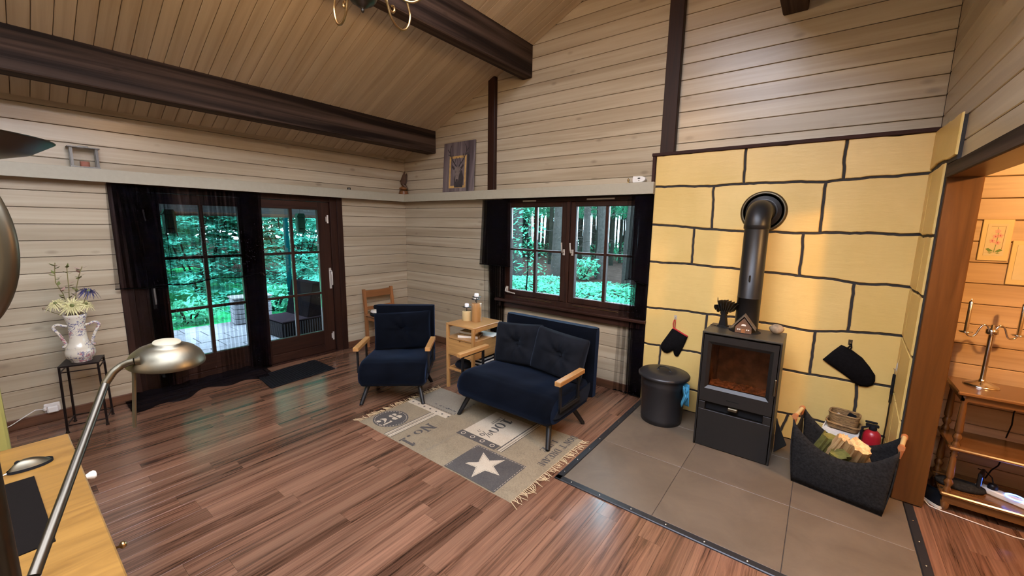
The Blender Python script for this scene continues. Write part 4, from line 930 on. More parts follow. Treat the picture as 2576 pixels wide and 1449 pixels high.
def up_ccw(p):
    A = sum(p[i][0] * p[(i + 1) % len(p)][1] - p[(i + 1) % len(p)][0] * p[i][1] for i in range(len(p))); return p if A > 0 else p[::-1]
def rect(x0, y0, x1, y1, nx=1): 
    b = [(x0 + (x1 - x0) * i / nx, y0) for i in range(nx + 1)]; t = [(x0 + (x1 - x0) * i / nx, y1) for i in range(nx + 1)]
    return [up_ccw([b[i], b[i + 1], t[i + 1], t[i]]) for i in range(nx)]
def ell(cx, cy, a, b, n=40, a0=0, a1=2 * PI): return [(cx + a * math.cos(a0 + (a1 - a0) * k / n), cy + b * math.sin(a0 + (a1 - a0) * k / n)) for k in range(n)]
def ringp(cx, cy, a, b, w, n=20, a0=0.0, a1=2 * PI, wy=None):
    wy = wy if wy is not None else w
    out = []
    for k in range(n):
        t0, t1 = a0 + (a1 - a0) * k / n, a0 + (a1 - a0) * (k + 1) / n
        out.append([(cx + a * math.cos(t0), cy + b * math.sin(t0)), (cx + a * math.cos(t1), cy + b * math.sin(t1)), (cx + (a - w) * math.cos(t1), cy + (b - wy) * math.sin(t1)), (cx + (a - w) * math.cos(t0), cy + (b - wy) * math.sin(t0))])
    return out
# slab stencil glyphs in a unit box (u right, v up)
def R4(a, b, c, d): return [(a, b), (c, b), (c, d), (a, d)]
G = {
 '1': [R4(.34, .14, .66, 1), R4(.12, 0, .88, .11), [(.12, .72), (.31, .78), (.31, 1), (.12, .84)]],
 '0': ringp(.5, .5, .48, .5, .26, 14, .18 + PI / 2 - .1, PI * 1.5 - .12, .08) + ringp(.5, .5, .48, .5, .26, 14, -PI / 2 + .12, PI / 2 - .12, .08),
 'o': ringp(.5, .36, .48, .36, .24, 12, PI / 2 + .15, PI * 1.5 - .15, .09) + ringp(.5, .36, .48, .36, .24, 12, -PI / 2 + .15, PI / 2 - .15, .09),
 'N': [R4(.10, .1, .26, .9), R4(.74, .1, .90, 1), R4(0, 0, .36, .1), R4(.62, .92, 1, 1), [(.0, 1), (.30, 1), (.92, 0), (.70, 0)]],
 'D': [R4(.08, .1, .34, .9), R4(0, 0, .45, .08), R4(0, .92, .45, 1)] + ringp(.45, .5, .52, .5, .25, 12, -PI / 2, PI / 2, .09),
 'T': [R4(.37, .08, .63, .9), R4(.2, 0, .8, .08), R4(0, .9, 1, 1), R4(0, .70, .12, .9), R4(.88, .70, 1, .9)],
 'R': [R4(.08, .1, .32, .9), R4(0, 0, .42, .08), R4(0, .92, .45, 1), [(.42, .46), (.62, .46), (1, 0), (.70, 0)]] + ringp(.45, .72, .45, .28, .22, 10, -PI / 2, PI / 2, .08),
 'E': [R4(.08, .08, .36, .92), R4(0, 0, .95, .09), R4(0, .91, .95, 1), R4(.40, .46, .75, .55), R4(.82, .09, .95, .26), R4(.82, .74, .95, .91)],
 'A': [[(.0, .0), (.2, 0), (.48, 1), (.42, 1)], [(.44, 1), (.70, 1), (1, .0), (.66, 0)], R4(.25, .28, .72, .36)],
 'M': [R4(.04, 0, .18, .95), R4(.76, 0, 1, 1), [(0, 1), (.26, 1), (.56, .15), (.42, .15)], [(.56, .15), (.48, .15), (.74, 1), (.80, 1)]],
 '!': [[(.30, 1), (.70, 1), (.58, .30), (.42, .30)], ell(.5, .10, .18, .10, 10)],
 "'": [[(.30, 1), (.70, 1), (.55, .68), (.40, .68)]],
 'L': [R4(.10, .08, .38, .92), R4(0, 0, .95, .09), R4(0, .92, .50, 1), R4(.82, .09, .95, .34)],
 'I': [R4(.34, .1, .66, .9), R4(.15, 0, .85, .09), R4(.15, .91, .85, 1)],
 'F': [R4(.10, .08, .38, .92), R4(0, 0, .50, .08), R4(0, .91, .95, 1), R4(.40, .46, .75, .55), R4(.82, .70, .95, .91)],
 '.': [ell(.5, .12, .42, .12, 14)],
 'Q': ringp(.5, .5, .48, .5, .24, 18, 0, 2 * PI, .1) + [R4(.55, -.08, .95, .06)],
 'U': [R4(.08, .3, .32, 1), R4(.72, .3, .90, 1)] + ringp(.49, .34, .41, .34, .22, 10, PI, 2 * PI, .1),
 'Y': [R4(.38, 0, .64, .5), [(.0, 1), (.28, 1), (.62, .45), (.40, .45)], [(.80, 1), (1, 1), (.62, .45), (.52, .45)]],
 '%': ringp(.22, .72, .22, .26, .13, 14, 0, 2 * PI, .05) + ringp(.78, .28, .22, .26, .13, 14, 0, 2 * PI, .05) + [[(.24, -.05), (.32, -.05), (.78, 1.05), (.70, 1.05)]],
}
def text(name, s, start, width, base_x, height, mat, lift=.0009, gap=.05, mul=None):
    """reads towards -Y with letter tops towards +X"""
    n = len(s); ws = [(.45 if c in "!.'I" else .55 if c == ' ' else 1.0) for c in s]; tot = sum(ws) + gap * (n - 1); k = width / tot; y = start; ps = []
    for c, w in zip(s, ws):
        if c != ' ':
            for g in G[c]: ps.append([(base_x + v * height, y - u * w * k) for u, v in g])
        y -= (w + gap) * k
    return patch(name, [up_ccw(p) for p in ps], mat, lift)
G['O'] = G['0']
# oval badge with 28
patch('oval_badge', [ell(2.078, -1.812, .0, .0, 1)] if 0 else [[(2.092 + .152 * math.cos(a), -1.832 + .142 * math.sin(a)) for a in [2 * PI * k / 48 for k in range(48)]]], M['rug_dark'])
st_ = []
for k in range(34):
    a = 2 * PI * k / 34; b = a + .09
    st_ += [[(2.092 + r * math.cos(t), -1.832 + r2 * math.sin(t)) for t, r, r2 in ((a, .140, .130), (b, .140, .130), (b, .133, .123), (a, .133, .123))]]
patch('badge_stitches', [up_ccw(p) for p in st_], M['rug_light'], .0009)
def glyph_at(polys, ox, oy, w, h): return [up_ccw([(ox - v * h, oy + u * w) for u, v in g]) for g in polys]
two = [ell(.24, .74, .20, .16, 14), [(.02, .80), (.10, .66), (.32, .62), (.42, .74), (.30, .92), (.14, .95)], [(.50, 1.0), (.72, .95), (.92, .80), (.92, .62), (.62, .38), (.36, .22), (.30, .22), (.52, .46), (.60, .66), (.58, .84), (.50, .93)], [(.06, .0), (.94, .0), (.98, .22), (.86, .22), (.78, .14), (.10, .16)]]
eight = [ell(.50, .80, .34, .10, 14) if 0 else [(.18, .80), (.26, .62), (.44, .56), (.44, .98), (.26, .94)], [(.56, .98), (.56, .56), (.76, .62), (.84, .80), (.76, .94)], [(.08, .26), (.16, .46), (.44, .52), (.44, .02), (.20, .06)], [(.56, .02), (.56, .52), (.84, .46), (.94, .26), (.82, .06)]]
patch('number_two', glyph_at([two[1], two[2], two[3]], 2.148, -1.948, .098, .116), M['rug_light'], .0009)
patch('number_eight', glyph_at(eight, 2.150, -1.842, .108, .118), M['rug_light'], .0009)
patch('badge_dots', [ell(2.070, -1.722, .006, .012, 10), ell(2.12, -1.955, .006, .010, 10)], M['rug_light'], .0009)
# stripes, stripes, panels
for xs_, mt in (((2.262, 2.269), 'rug_dark'), ((2.270, 2.284), 'rug_light'), ((2.292, 2.299), 'rug_light'), ((2.300, 2.305), 'rug_dark'), ((2.310, 2.326), 'rug_light'), ((2.330, 2.340), 'rug_light'), ((2.342, 2.347), 'rug_dark')):
    patch('stripe', rect(xs_[0], -2.018, xs_[1], -1.535, 1), M[mt])
patch('cream_strip', rect(1.93, -1.535, 2.445, -1.462, 6), M['rug_light'])
patch('strip_dots', [ell(1.975 + .078 * k, -1.498, .010, .010, 12) for k in range(7)], M['rug_dark'], .001)
patch('taupe_panel', rect(1.945, -1.448, 2.46, -1.115, 6), M['rug_mid'])
st_ = []; rr = random.Random(5)
for k in range(16): st_ += rect(1.95 + .031 * k, -1.452, 1.972 + .031 * k, -1.445)
for k in range(7): st_ += rect(2.448 + .003 * (k % 2), -1.44 + .04 * k, 2.455, -1.418 + .04 * k)
x = 2.00
while x < 2.42:
    w = rr.uniform(.008, .02)
    if rr.random() < .8: st_ += rect(x, -1.405 + rr.uniform(0, .006), x + w, -1.387 + rr.uniform(-.004, .006))
    x += w + rr.uniform(.003, .010)
patch('faded_script', [up_ccw(p) for p in st_], M['rug_dark'], .0009)
for ch_, s_, w_, bx_, h_ in (('N', -1.682, .108, 2.400, .110), ('o', -1.793, .078, 2.418, .088), ('.', -1.900, .038, 2.428, .10), ('1', -1.945, .076, 2.435, .148)): patch('lettering', [up_ccw([(bx_ + v * h_, s_ - u * w_) for u, v in g]) for g in G[ch_]], M['rug_dark'], .0009)
patch('cream_panel', rect(2.705, -1.578, 3.110, -1.165, 5), M['rug_light'])
patch('dark_band', rect(2.690, -1.650, 3.085, -1.580, 5), M['rug_dark'])
patch('band_rings', [up_ccw(p) for k in range(4) for p in ringp(2.735 + .100 * k, -1.613, .020, .020, .006, 16)], M['rug_light'], .0012)
text('lettering', '100%', -1.212, .345, 2.842, .098, M['rug_dark'], .0013)
text('small_lettering', 'LIMITED QUALITY', -1.225, .305, 2.798, .030, M['rug_dark'], .0013)
for a, b, mt in ((3.098, 3.108, 'rug_dark'), (3.109, 3.124, 'rug_light'), (3.126, 3.132, 'rug_mid'), (3.133, 3.143, 'rug_light'), (3.144, 3.150, 'rug_dark')): patch('stripe', rect(a, -1.640, b, -1.115), M[mt], .0011)
patch('star_panel', rect(2.945, -2.018, 3.395, -1.672, 6), M['rug_dark'])
st_ = []
for k in range(17): st_ += rect(2.955 + .0265 * k, -1.683, 2.972 + .0265 * k, -1.680)
for k in range(13):
    for xx in (2.953, 3.384): st_ += rect(xx, -2.005 + .0255 * k, xx + .003, -1.990 + .0255 * k)
patch('panel_stitches', [up_ccw(p) for p in st_], M['rug_light'], .0011)
def starp(cx, cy, R0, R1, ph): return [(cx + (R0 if k % 2 == 0 else R1) * math.cos(ph + k * PI / 5), cy + (R0 if k % 2 == 0 else R1) * math.sin(ph + k * PI / 5)) for k in range(10)]
sp = starp(3.158, -1.838, .158, .064, math.atan2(.116, -.113))
patch('star', [sp[k:k + 1] + [sp[(k + 1) % 10], (3.158, -1.838), sp[k - 1]] for k in range(0, 10, 2)], M['rug_light'], .0013)
s2 = inset_poly(sp, .008); st_ = []
for k in range(10):
    a, b = Vector(s2[k]), Vector(s2[(k + 1) % 10]); d = (b - a); L_ = d.length; d.normalize(); q = Vector((-d.y, d.x)) * .0012; t = .006
    while t < L_ - .008: st_.append([tuple(a + d * t + q), tuple(a + d * t - q), tuple(a + d * (t + .008) - q), tuple(a + d * (t + .008) + q)]); t += .014
patch('star_stitches', [up_ccw(p) for p in st_], M['rug_dark'], .0017)
text('lettering', "DON'T DREAM!", -1.098, .505, 3.428, .058, M['rug_dark'])
text('lettering', 'LIFE', -1.250, .19, 3.345, .052, M['rug_dark'])
patch('double_line', rect(2.700, -2.015, 2.703, -1.655) + rect(2.712, -2.015, 2.715, -1.655), M['rug_mid'])
m = MB(); rr = random.Random(9)
for xe, s in ((rx0, -1), (rx1, 1)):
    for k in range(64):
        y = ry0 + .008 + (ry1 - ry0 - .016) * k / 63; L_ = rr.uniform(.045, .075); a = rr.uniform(-.6, .6); b = a + rr.uniform(-.7, .7)
        p0 = (xe - s * .004, y, .0045); p1 = (xe + s * L_ * .4, y + L_ * .4 * math.sin(a), .004); p2 = (xe + s * L_ * (.4 + .6 * math.cos(b)), y + L_ * (.4 * math.sin(a) + .6 * math.sin(b)), .0028)
        m.tube([p0, p1, p2], [.0022, .0024, .0014], 5)
o = m.build('fringe', M['fringe'], rg, O); o['kind'] = 'stuff'
# ================================================================== doormat
dm = thing('doormat', 'dark charcoal ribbed doormat lying at the glazed door', 'doormat', (.42, -1.85, 0), math.radians(0)); O = (.42, -1.85, 0)
m = MB(); c4 = [(.32, -2.16), (.675, -2.195), (.605, -1.495), (.13, -1.50)]
m.prism([(.20, -2.155), (.655, -2.195), (.600, -1.497), (.135, -1.503)], lambda a, b, t: V(a, b, t), .001, .010, .006, .007); m.build('rubber_base', M['black'], dm, O)
m = MB()
for k in range(24):
    v = (k + .7) / 24.4; a = V(.20, -2.155, 0).lerp(V(.135, -1.503, 0), v); b = V(.655, -2.195, 0).lerp(V(.600, -1.497, 0), v); a, b = a.lerp(b, .03), a.lerp(b, .97)
    for j in range(16):
        p, q = a.lerp(b, j / 16 + .006), a.lerp(b, (j + .82) / 16); m.bar((p.x, p.y, .011), (q.x, q.y, .011), .017, .006)
o = m.build('pile_tufts', M['mat'], dm, O); o['kind'] = 'stuff'
# ================================================================== curtains
def drape(root, name, mat, top, bot, zt, zb, nf, amp, seed, nrm, nu=None, nv=14, over=.0, flare=0.0, zbf=None):
    """pleated sheer: top / bot = (a0, a1) along the wall, nrm: 'x' or 'y' (+x side / -y side), off = distance from wall"""
    rr = random.Random(seed); ph = [rr.uniform(0, 6) for _ in range(4)]; nu = nu or nf * 9
    def P(u, v):
        s = u + over / nf * math.sin(2 * PI * nf * u * 1.0 + ph[0] + .6 * math.sin(5 * u + ph[1])); k = v
        a = (top[0] + (top[1] - top[0]) * s) * (1 - k) + (bot[0] + (bot[1] - bot[0]) * s) * k
        off = amp * (.55 + .45 * k) * (math.sin(2 * PI * nf * u + ph[2] + .8 * math.sin(4 * u + ph[3]) + .35 * k) + .35 * math.sin(2 * PI * nf * 1.7 * u + ph[1])) + flare * k
        z = zt + ((zbf(u) if zbf else zb) - zt) * k
        return (a, off, z)
    m = MB()
    base = root['off']
    if nrm == 'x': fn = lambda u, v: V(base + P(u, v)[1], P(u, v)[0], P(u, v)[2])
    else: fn = lambda u, v: V(P(u, v)[0], -(base + P(u, v)[1]), P(u, v)[2])
    m.grid(nu, nv, fn); o = m.build(name, mat, root, tuple(root.location))
    h = MB(); h.tube([fn(i / (nu - 1), 1) for i in range(nu)], .0035, 4, caps=False); h.build('hem', M['hem'], o, tuple(root.location))
    return o
cu = thing('door_curtain', 'long black sheer curtain pooling on the floor over the left glazed door', 'curtain', (.06, -2.5, 0)); cu['off'] = .055
drape(cu, 'valance', M['sheer'], (-3.11, -2.86), (-3.135, -2.78), 1.935, 1.035, 6, .014, 1, 'x', over=.55, zbf=lambda u: 1.045 - .02 * u)
drape(cu, 'valance', M['sheer'], (-3.06, -1.97), (-2.93, -1.99), 1.935, 1.06, 15, .012, 2, 'x', over=.6, zbf=lambda u: 1.03 + .055 * u + .012 * math.sin(14 * u))
cu['off'] = .042
drape(cu, 'sheer_panel', M['sheer'], (-3.06, -2.80), (-3.03, -2.80), 1.93, .03, 6, .016, 3, 'x', over=.7)
drape(cu, 'sheer_panel', M['sheer'], (-2.90, -2.66), (-2.90, -2.68), 1.93, .03, 4, .012, 14, 'x', over=.8)
drape(cu, 'sheer_panel', M['sheer'], (-2.55, -2.45), (-2.64, -2.49), 1.93, .03, 1, .006, 4, 'x', over=.3, nu=12)
drape(cu, 'sheer_panel', M['sheer'], (-2.42, -1.99), (-2.40, -1.99), 1.93, .03, 11, .010, 5, 'x', over=.55)
drape(cu, 'sheer_panel', M['sheer_dense'], (-2.12, -1.93), (-2.12, -1.95), 1.93, .03, 7, .016, 6, 'x', over=1.0)
m = MB()
def pool(u, v):
    y = -3.16 + 1.16 * u; w = .19 + .06 * math.sin(9 * u) + .05 * math.sin(21 * u + 1) + .05 * (1 - u)
    x = .03 + w * v; hgt = (.085 * (1 - v) ** .8 + .016) * (1 - v ** 6) * (.75 + .6 * mnoise.noise((y * 7, v * 4, 1.0)))
    if u < .05 or u > .95: hgt *= .3
    return V(x, y, max(.003, hgt))
m.grid(90, 12, pool); pl = m.build('pooled_hem', M['sheer_dense'], cu, tuple(cu.location))
pl.data.materials[0] = sheer('black_pooled_voile', .88)
cw = thing('window_curtain', 'short-tiered black curtain gathered at the left side of the window', 'curtain', (1.7, -.09, 0)); cw['off'] = .065
drape(cw, 'valance', M['sheer_dense'], (1.565, 1.93), (1.525, 1.945), 1.935, 1.165, 9, .014, 7, 'y', over=.8)
cw['off'] = .045
drape(cw, 'sheer_panel', M['sheer_dense'], (1.62, 1.90), (1.68, 1.87), 1.93, .02, 8, .018, 8, 'y', over=1.0)
drape(cw, 'sheer_panel', M['sheer'], (1.56, 1.70), (1.60, 1.74), 1.93, .02, 3, .010, 9, 'y', over=.6)
cv = thing('window_curtain', 'black sheer curtain gathered at the right side of the window by the tin', 'curtain', (3.5, -.09, 0)); cv['off'] = .065
drape(cv, 'valance', M['sheer_dense'], (3.415, 3.575), (3.39, 3.585), 1.935, 1.155, 6, .018, 10, 'y', over=.9, zbf=lambda u: 1.14 + .02 * math.sin(6 * u))
cv['off'] = .045
drape(cv, 'sheer_panel', M['sheer_dense'], (3.44, 3.585), (3.46, 3.600), 1.93, .02, 7, .020, 11, 'y', over=1.0)
drape(cv, 'sheer_panel', M['sheer'], (3.35, 3.47), (3.32, 3.50), 1.93, .02, 3, .008, 12, 'y', over=.5)
# ================================================================== things on the pelmet
ZS = 2.046
ln = thing('wooden_lantern', 'small weathered grey wooden lantern on the pelmet at the far left', 'lantern', (.055, -3.205, ZS)); O = (0, 0, 0)
M['weathered'] = wood('weathered_grey_wood', (.16, .145, .125), (.36, .33, .29), 'z', .7, 40, 2)
m = MB(); m.box((-.035, -.085, 0), (.04, .085, .010), .002); m.build('base', M['weathered'], ln)
for x in (-.028, .030):
    for y in (-.072, .072): m = MB(); m.box((x - .007, y - .008, .010), (x + .007, y + .008, .152)); m.build('post', M['weathered'], ln)
m = MB(); m.box((-.045, -.092, .152), (.050, .092, .161), .002); m.build('roof', M['weathered'], ln)
m = MB(); m.box((-.02, -.03, .161), (.025, .03, .170), .003); m.build('roof_cap', M['weathered'], ln)
m = MB(); m.box((.034, -.064, .012), (.036, .064, .150)); m.build('pane', M['clearglass'], ln)
m = MB(); m.cyl((0, 0, .010), (0, 0, .050), .028, n=18); m.build('candle', plain('red_brown_candle', (.34, .10, .06), .6), ln)
eg = thing('eagle_figurine', 'dark carved eagle figurine with raised wings on the pelmet corner', 'figurine', (.058, -.075, ZS), math.radians(38))
M['carved'] = plain('dark_carved_wood', (.060, .026, .012), .42, 0, .4, 90, .3); M['carved_base'] = plain('varnished_root', (.16, .06, .015), .3, 0, .3, 60, .3)
m = MB(); m.grid(20, 8, lambda u, v: V(.070 * math.cos(2 * PI * u) * (1 - .25 * v) * (1 + .12 * math.sin(6 * PI * u)), .045 * math.sin(2 * PI * u) * (1 - .25 * v), .052 * v), closed_u=True); m.lathe([(.055, .050), (.03, .058), (0, .06)], n=16, sy=.7); m.build('base', M['carved_base'], eg)
m = MB(); m.grid(20, 8, lambda u, v: V(.055 * math.cos(2 * PI * u) * math.sin(.3 + 2.5 * v), .036 * math.sin(2 * PI * u) * math.sin(.3 + 2.5 * v), .055 + .055 * v), closed_u=True); m.build('rock', M['carved_base'], eg)
m = MB(); m.tube([(.03, 0, .10), (.012, 0, .125), (-.006, 0, .158), (-.020, 0, .180), (-.030, 0, .186), (-.044, 0, .180)], [.014, .026, .024, .015, .013, .003], 12); m.build('body', M['carved'], eg)
m = MB(); m.prism([(.02, .11), (.05, .075), (.065, .080), (.04, .125)], lambda a, b, t: V(a, t, b), -.016, .016); m.build('tail', M['carved'], eg)
for s in (-1, 1):
    m = MB()
    def wing(u, v, s=s):
        w = .030 * math.sin(PI * min(1, .18 + .8 * v)) ** .7 * (1 - .55 * v)
        return V(.005 + .020 * v + (2 * u - 1) * w * 1.4 + .02 * v * v, s * (.016 + .052 * v ** 1.2), .135 + .175 * v)
    m.grid(9, 12, wing); o = m.build('wing', M['carved'], eg); so = o.modifiers.new('t', 'SOLIDIFY'); so.thickness = .007
# stag picture
pc = thing('stag_picture', 'tall wooden picture of a stag head in a golden frame leaning on the pelmet', 'picture', (1.125, -.062, ZS)); pc.rotation_euler = (math.radians(-4.0), 0, 0)
tw = NT('weathered_plank_print'); b = tw.bsdf(i_Roughness=.5); v = tw.coords((34, 4, 1.6), rand=False); g = tw.noise(v, 1.0, 6, .65, 1.2)
v2 = tw.coords((9, 1, .6), rand=False); g2 = tw.noise(v2, 1.0, 3, .6, .3)
c = tw.mix(tw.ramp(g2, [(.35, 0.0), (.65, .85)]), tw.ramp(g, [(.3, (.045, .032, .034)), (.7, (.30, .235, .22))]), (.045, .030, .032)); tw.lk(c, b.inputs['Base Color']); M['plankprint'] = tw.m
HW, HH = .268, .612
m = MB(); m.box((-HW, -.010, 0), (HW, .010, HH), .002); m.build('panel', M['plankprint'], pc)
M['goldprint'] = plain('painted_gold_frame', (.46, .27, .08), .5, 0, 0, 60, .25); M['stagdark'] = plain('stag_dark_fur', (.030, .022, .020), .7, 0, 0, 60, .3); M['stagmid'] = plain('stag_mid_fur', (.16, .12, .10), .7, 0, 0, 60, .3)
def flat(name, polys, mat, y): 
    m = MB()
    for p in polys: m.add([V(a * 1.13 - .005, y, .048 + (b - .085) * 1.16) for a, b in up_ccw(p)], [tuple(range(len(p)))])
    return m.build(name, mat, pc, recalc=False)
fx0, fx1, fz0, fz1, fwid = -.155, .140, .048, .440, .028
m = MB()
for a, bq in (((fx0, fz0), (fx1, fz0 + fwid)), ((fx0, fz1 - fwid), (fx1, fz1)), ((fx0, fz0 + fwid), (fx0 + fwid, fz1 - fwid)), ((fx1 - fwid, fz0 + fwid), (fx1, fz1 - fwid))): m.box((a[0], -.0125, a[1]), (bq[0], -.010, bq[1]), .001)
m.build('gold_frame', M['goldprint'], pc)
flat('frame_shadow', [[(fx1, fz0 - .02), (fx1 + .03, fz0 - .03), (fx1 + .03, fz1 - .02), (fx1, fz1)], [(fx0 + .02, fz0), (fx0 + .0, fz0 - .022), (fx1 + .03, fz0 - .03), (fx1, fz0)]], M['stagdark'], -.0104)
flat('stag_neck', [[(-.045, .09), (.085, .09), (.095, .19), (.07, .26), (.03, .30), (-.02, .27), (-.05, .18)]], M['stagdark'], -.0135)
flat('stag_head', [[(-.030, .155), (-.010, .145), (.014, .16), (.022, .20), (.045, .265), (.040, .305), (.0, .315), (-.040, .30), (-.040, .26), (-.030, .21)]], M['stagmid'], -.0142)
flat('stag_muzzle', [[(-.026, .155), (-.006, .147), (.012, .162), (.006, .18), (-.022, .178)], [(-.034, .255), (-.022, .262), (-.026, .246)], [(.026, .262), (.036, .268), (.034, .252)]], M['stagdark'], -.0147)
flat('stag_ears', [[(-.04, .295), (-.085, .335), (-.090, .305), (-.055, .275)], [(.042, .298), (.085, .335), (.092, .310), (.055, .275)]], M['stagdark'], -.0146)
def ribbon(pts, w):
    out = []
    for i, (a, bq) in enumerate(zip(pts, pts[1:])):
        a, bq = Vector(a), Vector(bq); d = (bq - a).normalized(); q = Vector((-d.y, d.x)); w0, w1 = w * (1 - .6 * i / len(pts)), w * (1 - .6 * (i + 1) / len(pts)); out.append([tuple(a + q * w0), tuple(a - q * w0), tuple(bq - q * w1), tuple(bq + q * w1)])
    return out
for s in (-1, 1):
    ps = []
    ps += ribbon([(s * .018, .31), (s * .05, .345), (s * .095, .395), (s * .125, .455), (s * .125, .50), (s * .105, .54)], .0075)
    ps += ribbon([(s * .045, .34), (s * .035, .385), (s * .02, .41)], .005) + ribbon([(s * .095, .395), (s * .075, .44)], .005) + ribbon([(s * .124, .46), (s * .165, .50)], .005) + ribbon([(s * .11, .43), (s * .155, .445)], .005)
    flat('stag_antler', ps, M['stagdark'], -.0150)
co = thing('alarm_detector', 'rounded white alarm detector lying on the pelmet beside the yellow wall', 'detector', (3.455, -.055, ZS))
m = MB(); m.prism([(-.052 + .0, .0)] + [(.055 * math.cos(a), .030 + .030 * math.sin(a)) for a in [-PI / 2 + PI * k / 10 for k in range(11)]] + [(-.055 - .0 + .03 * (math.cos(a) + 1) * 0 + -.030 * abs(math.sin(k_ * PI / 10)) * .3, .030 + .030 * math.cos(k_ * PI / 10)) for k_, a in [(k, 0) for k in range(0, 11)]], lambda a, b, t: V(a, t, b), .022, -.022, .006, -.016); m.build('housing', M['white'], co)
m = MB(); m.box((-.012, -.0232, .034), (.012, -.0222, .044)); m.build('display', M['black'], co); m = MB(); m.lathe([(.004, 0), (.004, .001), (0, .001)], (.0, -.022, .02), 10, (0, -1, 0)); m.build('test_button', M['brushed'], co)
m = MB(); m.lathe([(.014, 0), (.015, .004), (.006, .012), (.009, .022), (.012, .032), (.004, .045), (0, .048)], n=14); o = m.build('brass_bell', M['bronze']); o.location = (3.345, -.05, ZS); tag(o, 'tiny brass bell ornament on the pelmet left of the alarm detector', 'bell')
m = MB(); m.lathe([(.018, 0), (.020, .003), (.020, .03), (.018, .03), (.018, .004), (0, .004)], n=16); o = m.build('glass_votive', M['clearglass']); o.location = (.05, -.90, ZS); tag(o, 'small clear glass votive on the pelmet over the doors', 'votive')
# ================================================================== plant stand, vase, flowers
ps_ = thing('plant_stand', 'black wrought iron plant stand with square top below the vase', 'plant stand', (.285, -3.405, 0), math.radians(74)); a_ = .105; H = .53
m = MB(); m.box((-a_ - .008, -a_ - .008, H - .012), (a_ + .008, a_ + .008, H), .003); m.build('top', M['iron'], ps_)
for x in (-a_, a_):
    for y in (-a_, a_): m = MB(); m.bar((x, y, H - .012), (x * 1.06, y * 1.06, .004), .013, .013); m.lathe([(.011, 0), (.012, .004), (.007, .016)], (x * 1.06, y * 1.06, 0), 10); m.build('leg', M['iron'], ps_)
m = MB()
for z, f in ((H - .05, 1.005), (.055, 1.055)):
    c = a_ * f
    for p, q in (((-c, -c), (c, -c)), ((c, -c), (c, c)), ((c, c), (-c, c)), ((-c, c), (-c, -c))): m.bar((*p, z), (*q, z), .007)
m.build('stretcher', M['iron'], ps_)
tc_ = NT('floral_ceramic'); b = tc_.bsdf(i_Roughness=.16); v = tc_.coords(rand=False)
zone = tc_.ramp(tc_.noise(v, 8, 3), [(.46, 0.0), (.50, 1.0)]); blue = tc_.ramp(tc_.noise(v, 78, 3, .6, .8), [(.52, 0.0), (.57, 1.0)])
mm = tc_.n('ShaderNodeMath', operation='MULTIPLY'); tc_.lk(zone, mm.inputs[0]); tc_.lk(blue, mm.inputs[1])
c = tc_.mix(mm.outputs[0], (.60, .53, .41), (.15, .14, .22))
z2 = tc_.ramp(tc_.noise(v, 9.5, 2), [(.55, 0.0), (.58, 1.0)]); pk = tc_.ramp(tc_.noise(v, 46, 2, .5, 1.2), [(.53, 0.0), (.57, 1.0)])
m2 = tc_.n('ShaderNodeMath', operation='MULTIPLY'); tc_.lk(z2, m2.inputs[0]); tc_.lk(pk, m2.inputs[1])
tc_.lk(tc_.mix(m2.outputs[0], c, (.36, .16, .17)), b.inputs['Base Color']); M['ceramic'] = tc_.m
va = thing('ceramic_vase', 'cream two-handled ceramic vase with blue and pink flower print on the stand', 'vase', (.285, -3.405, H), math.radians(74))
m = MB(); m.lathe([(.058, 0), (.062, .004), (.060, .014), (.080, .035), (.088, .062), (.086, .090), (.078, .112), (.079, .117), (.066, .135), (.055, .16), (.050, .20), (.050, .24), (.048, .275), (.052, .31), (.062, .350), (.068, .375), (.064, .378), (.048, .31), (.044, .26)], n=40); m.build('body', M['ceramic'], va)
for s in (-1, 1):
    m = MB(); m.tube(spline([(s * y, 0, z) for y, z in ((.050, .285), (.075, .292), (.088, .300), (.105, .302), (.122, .290), (.124, .272), (.112, .250), (.098, .222), (.086, .190), (.078, .165), (.072, .142), (.080, .126), (.092, .124))], 3), .0105, 10); m.build('handle', M['ceramic'], va)
M['petal_cream'] = plain('cream_petal', (.66, .58, .28), .7); M['petal_blue'] = plain('navy_petal', (.022, .020, .085), .7); M['petal_pink'] = plain('dusty_pink_petal', (.42, .24, .20), .7); M['stem'] = plain('artificial_stem', (.16, .13, .04), .7); M['leafgreen'] = plain('artificial_leaf', (.13, .14, .035), .7)
VB = V(.285, -3.405, H + .36); vr = V(.276, .961, 0); vf = V(.961, -.276, 0)
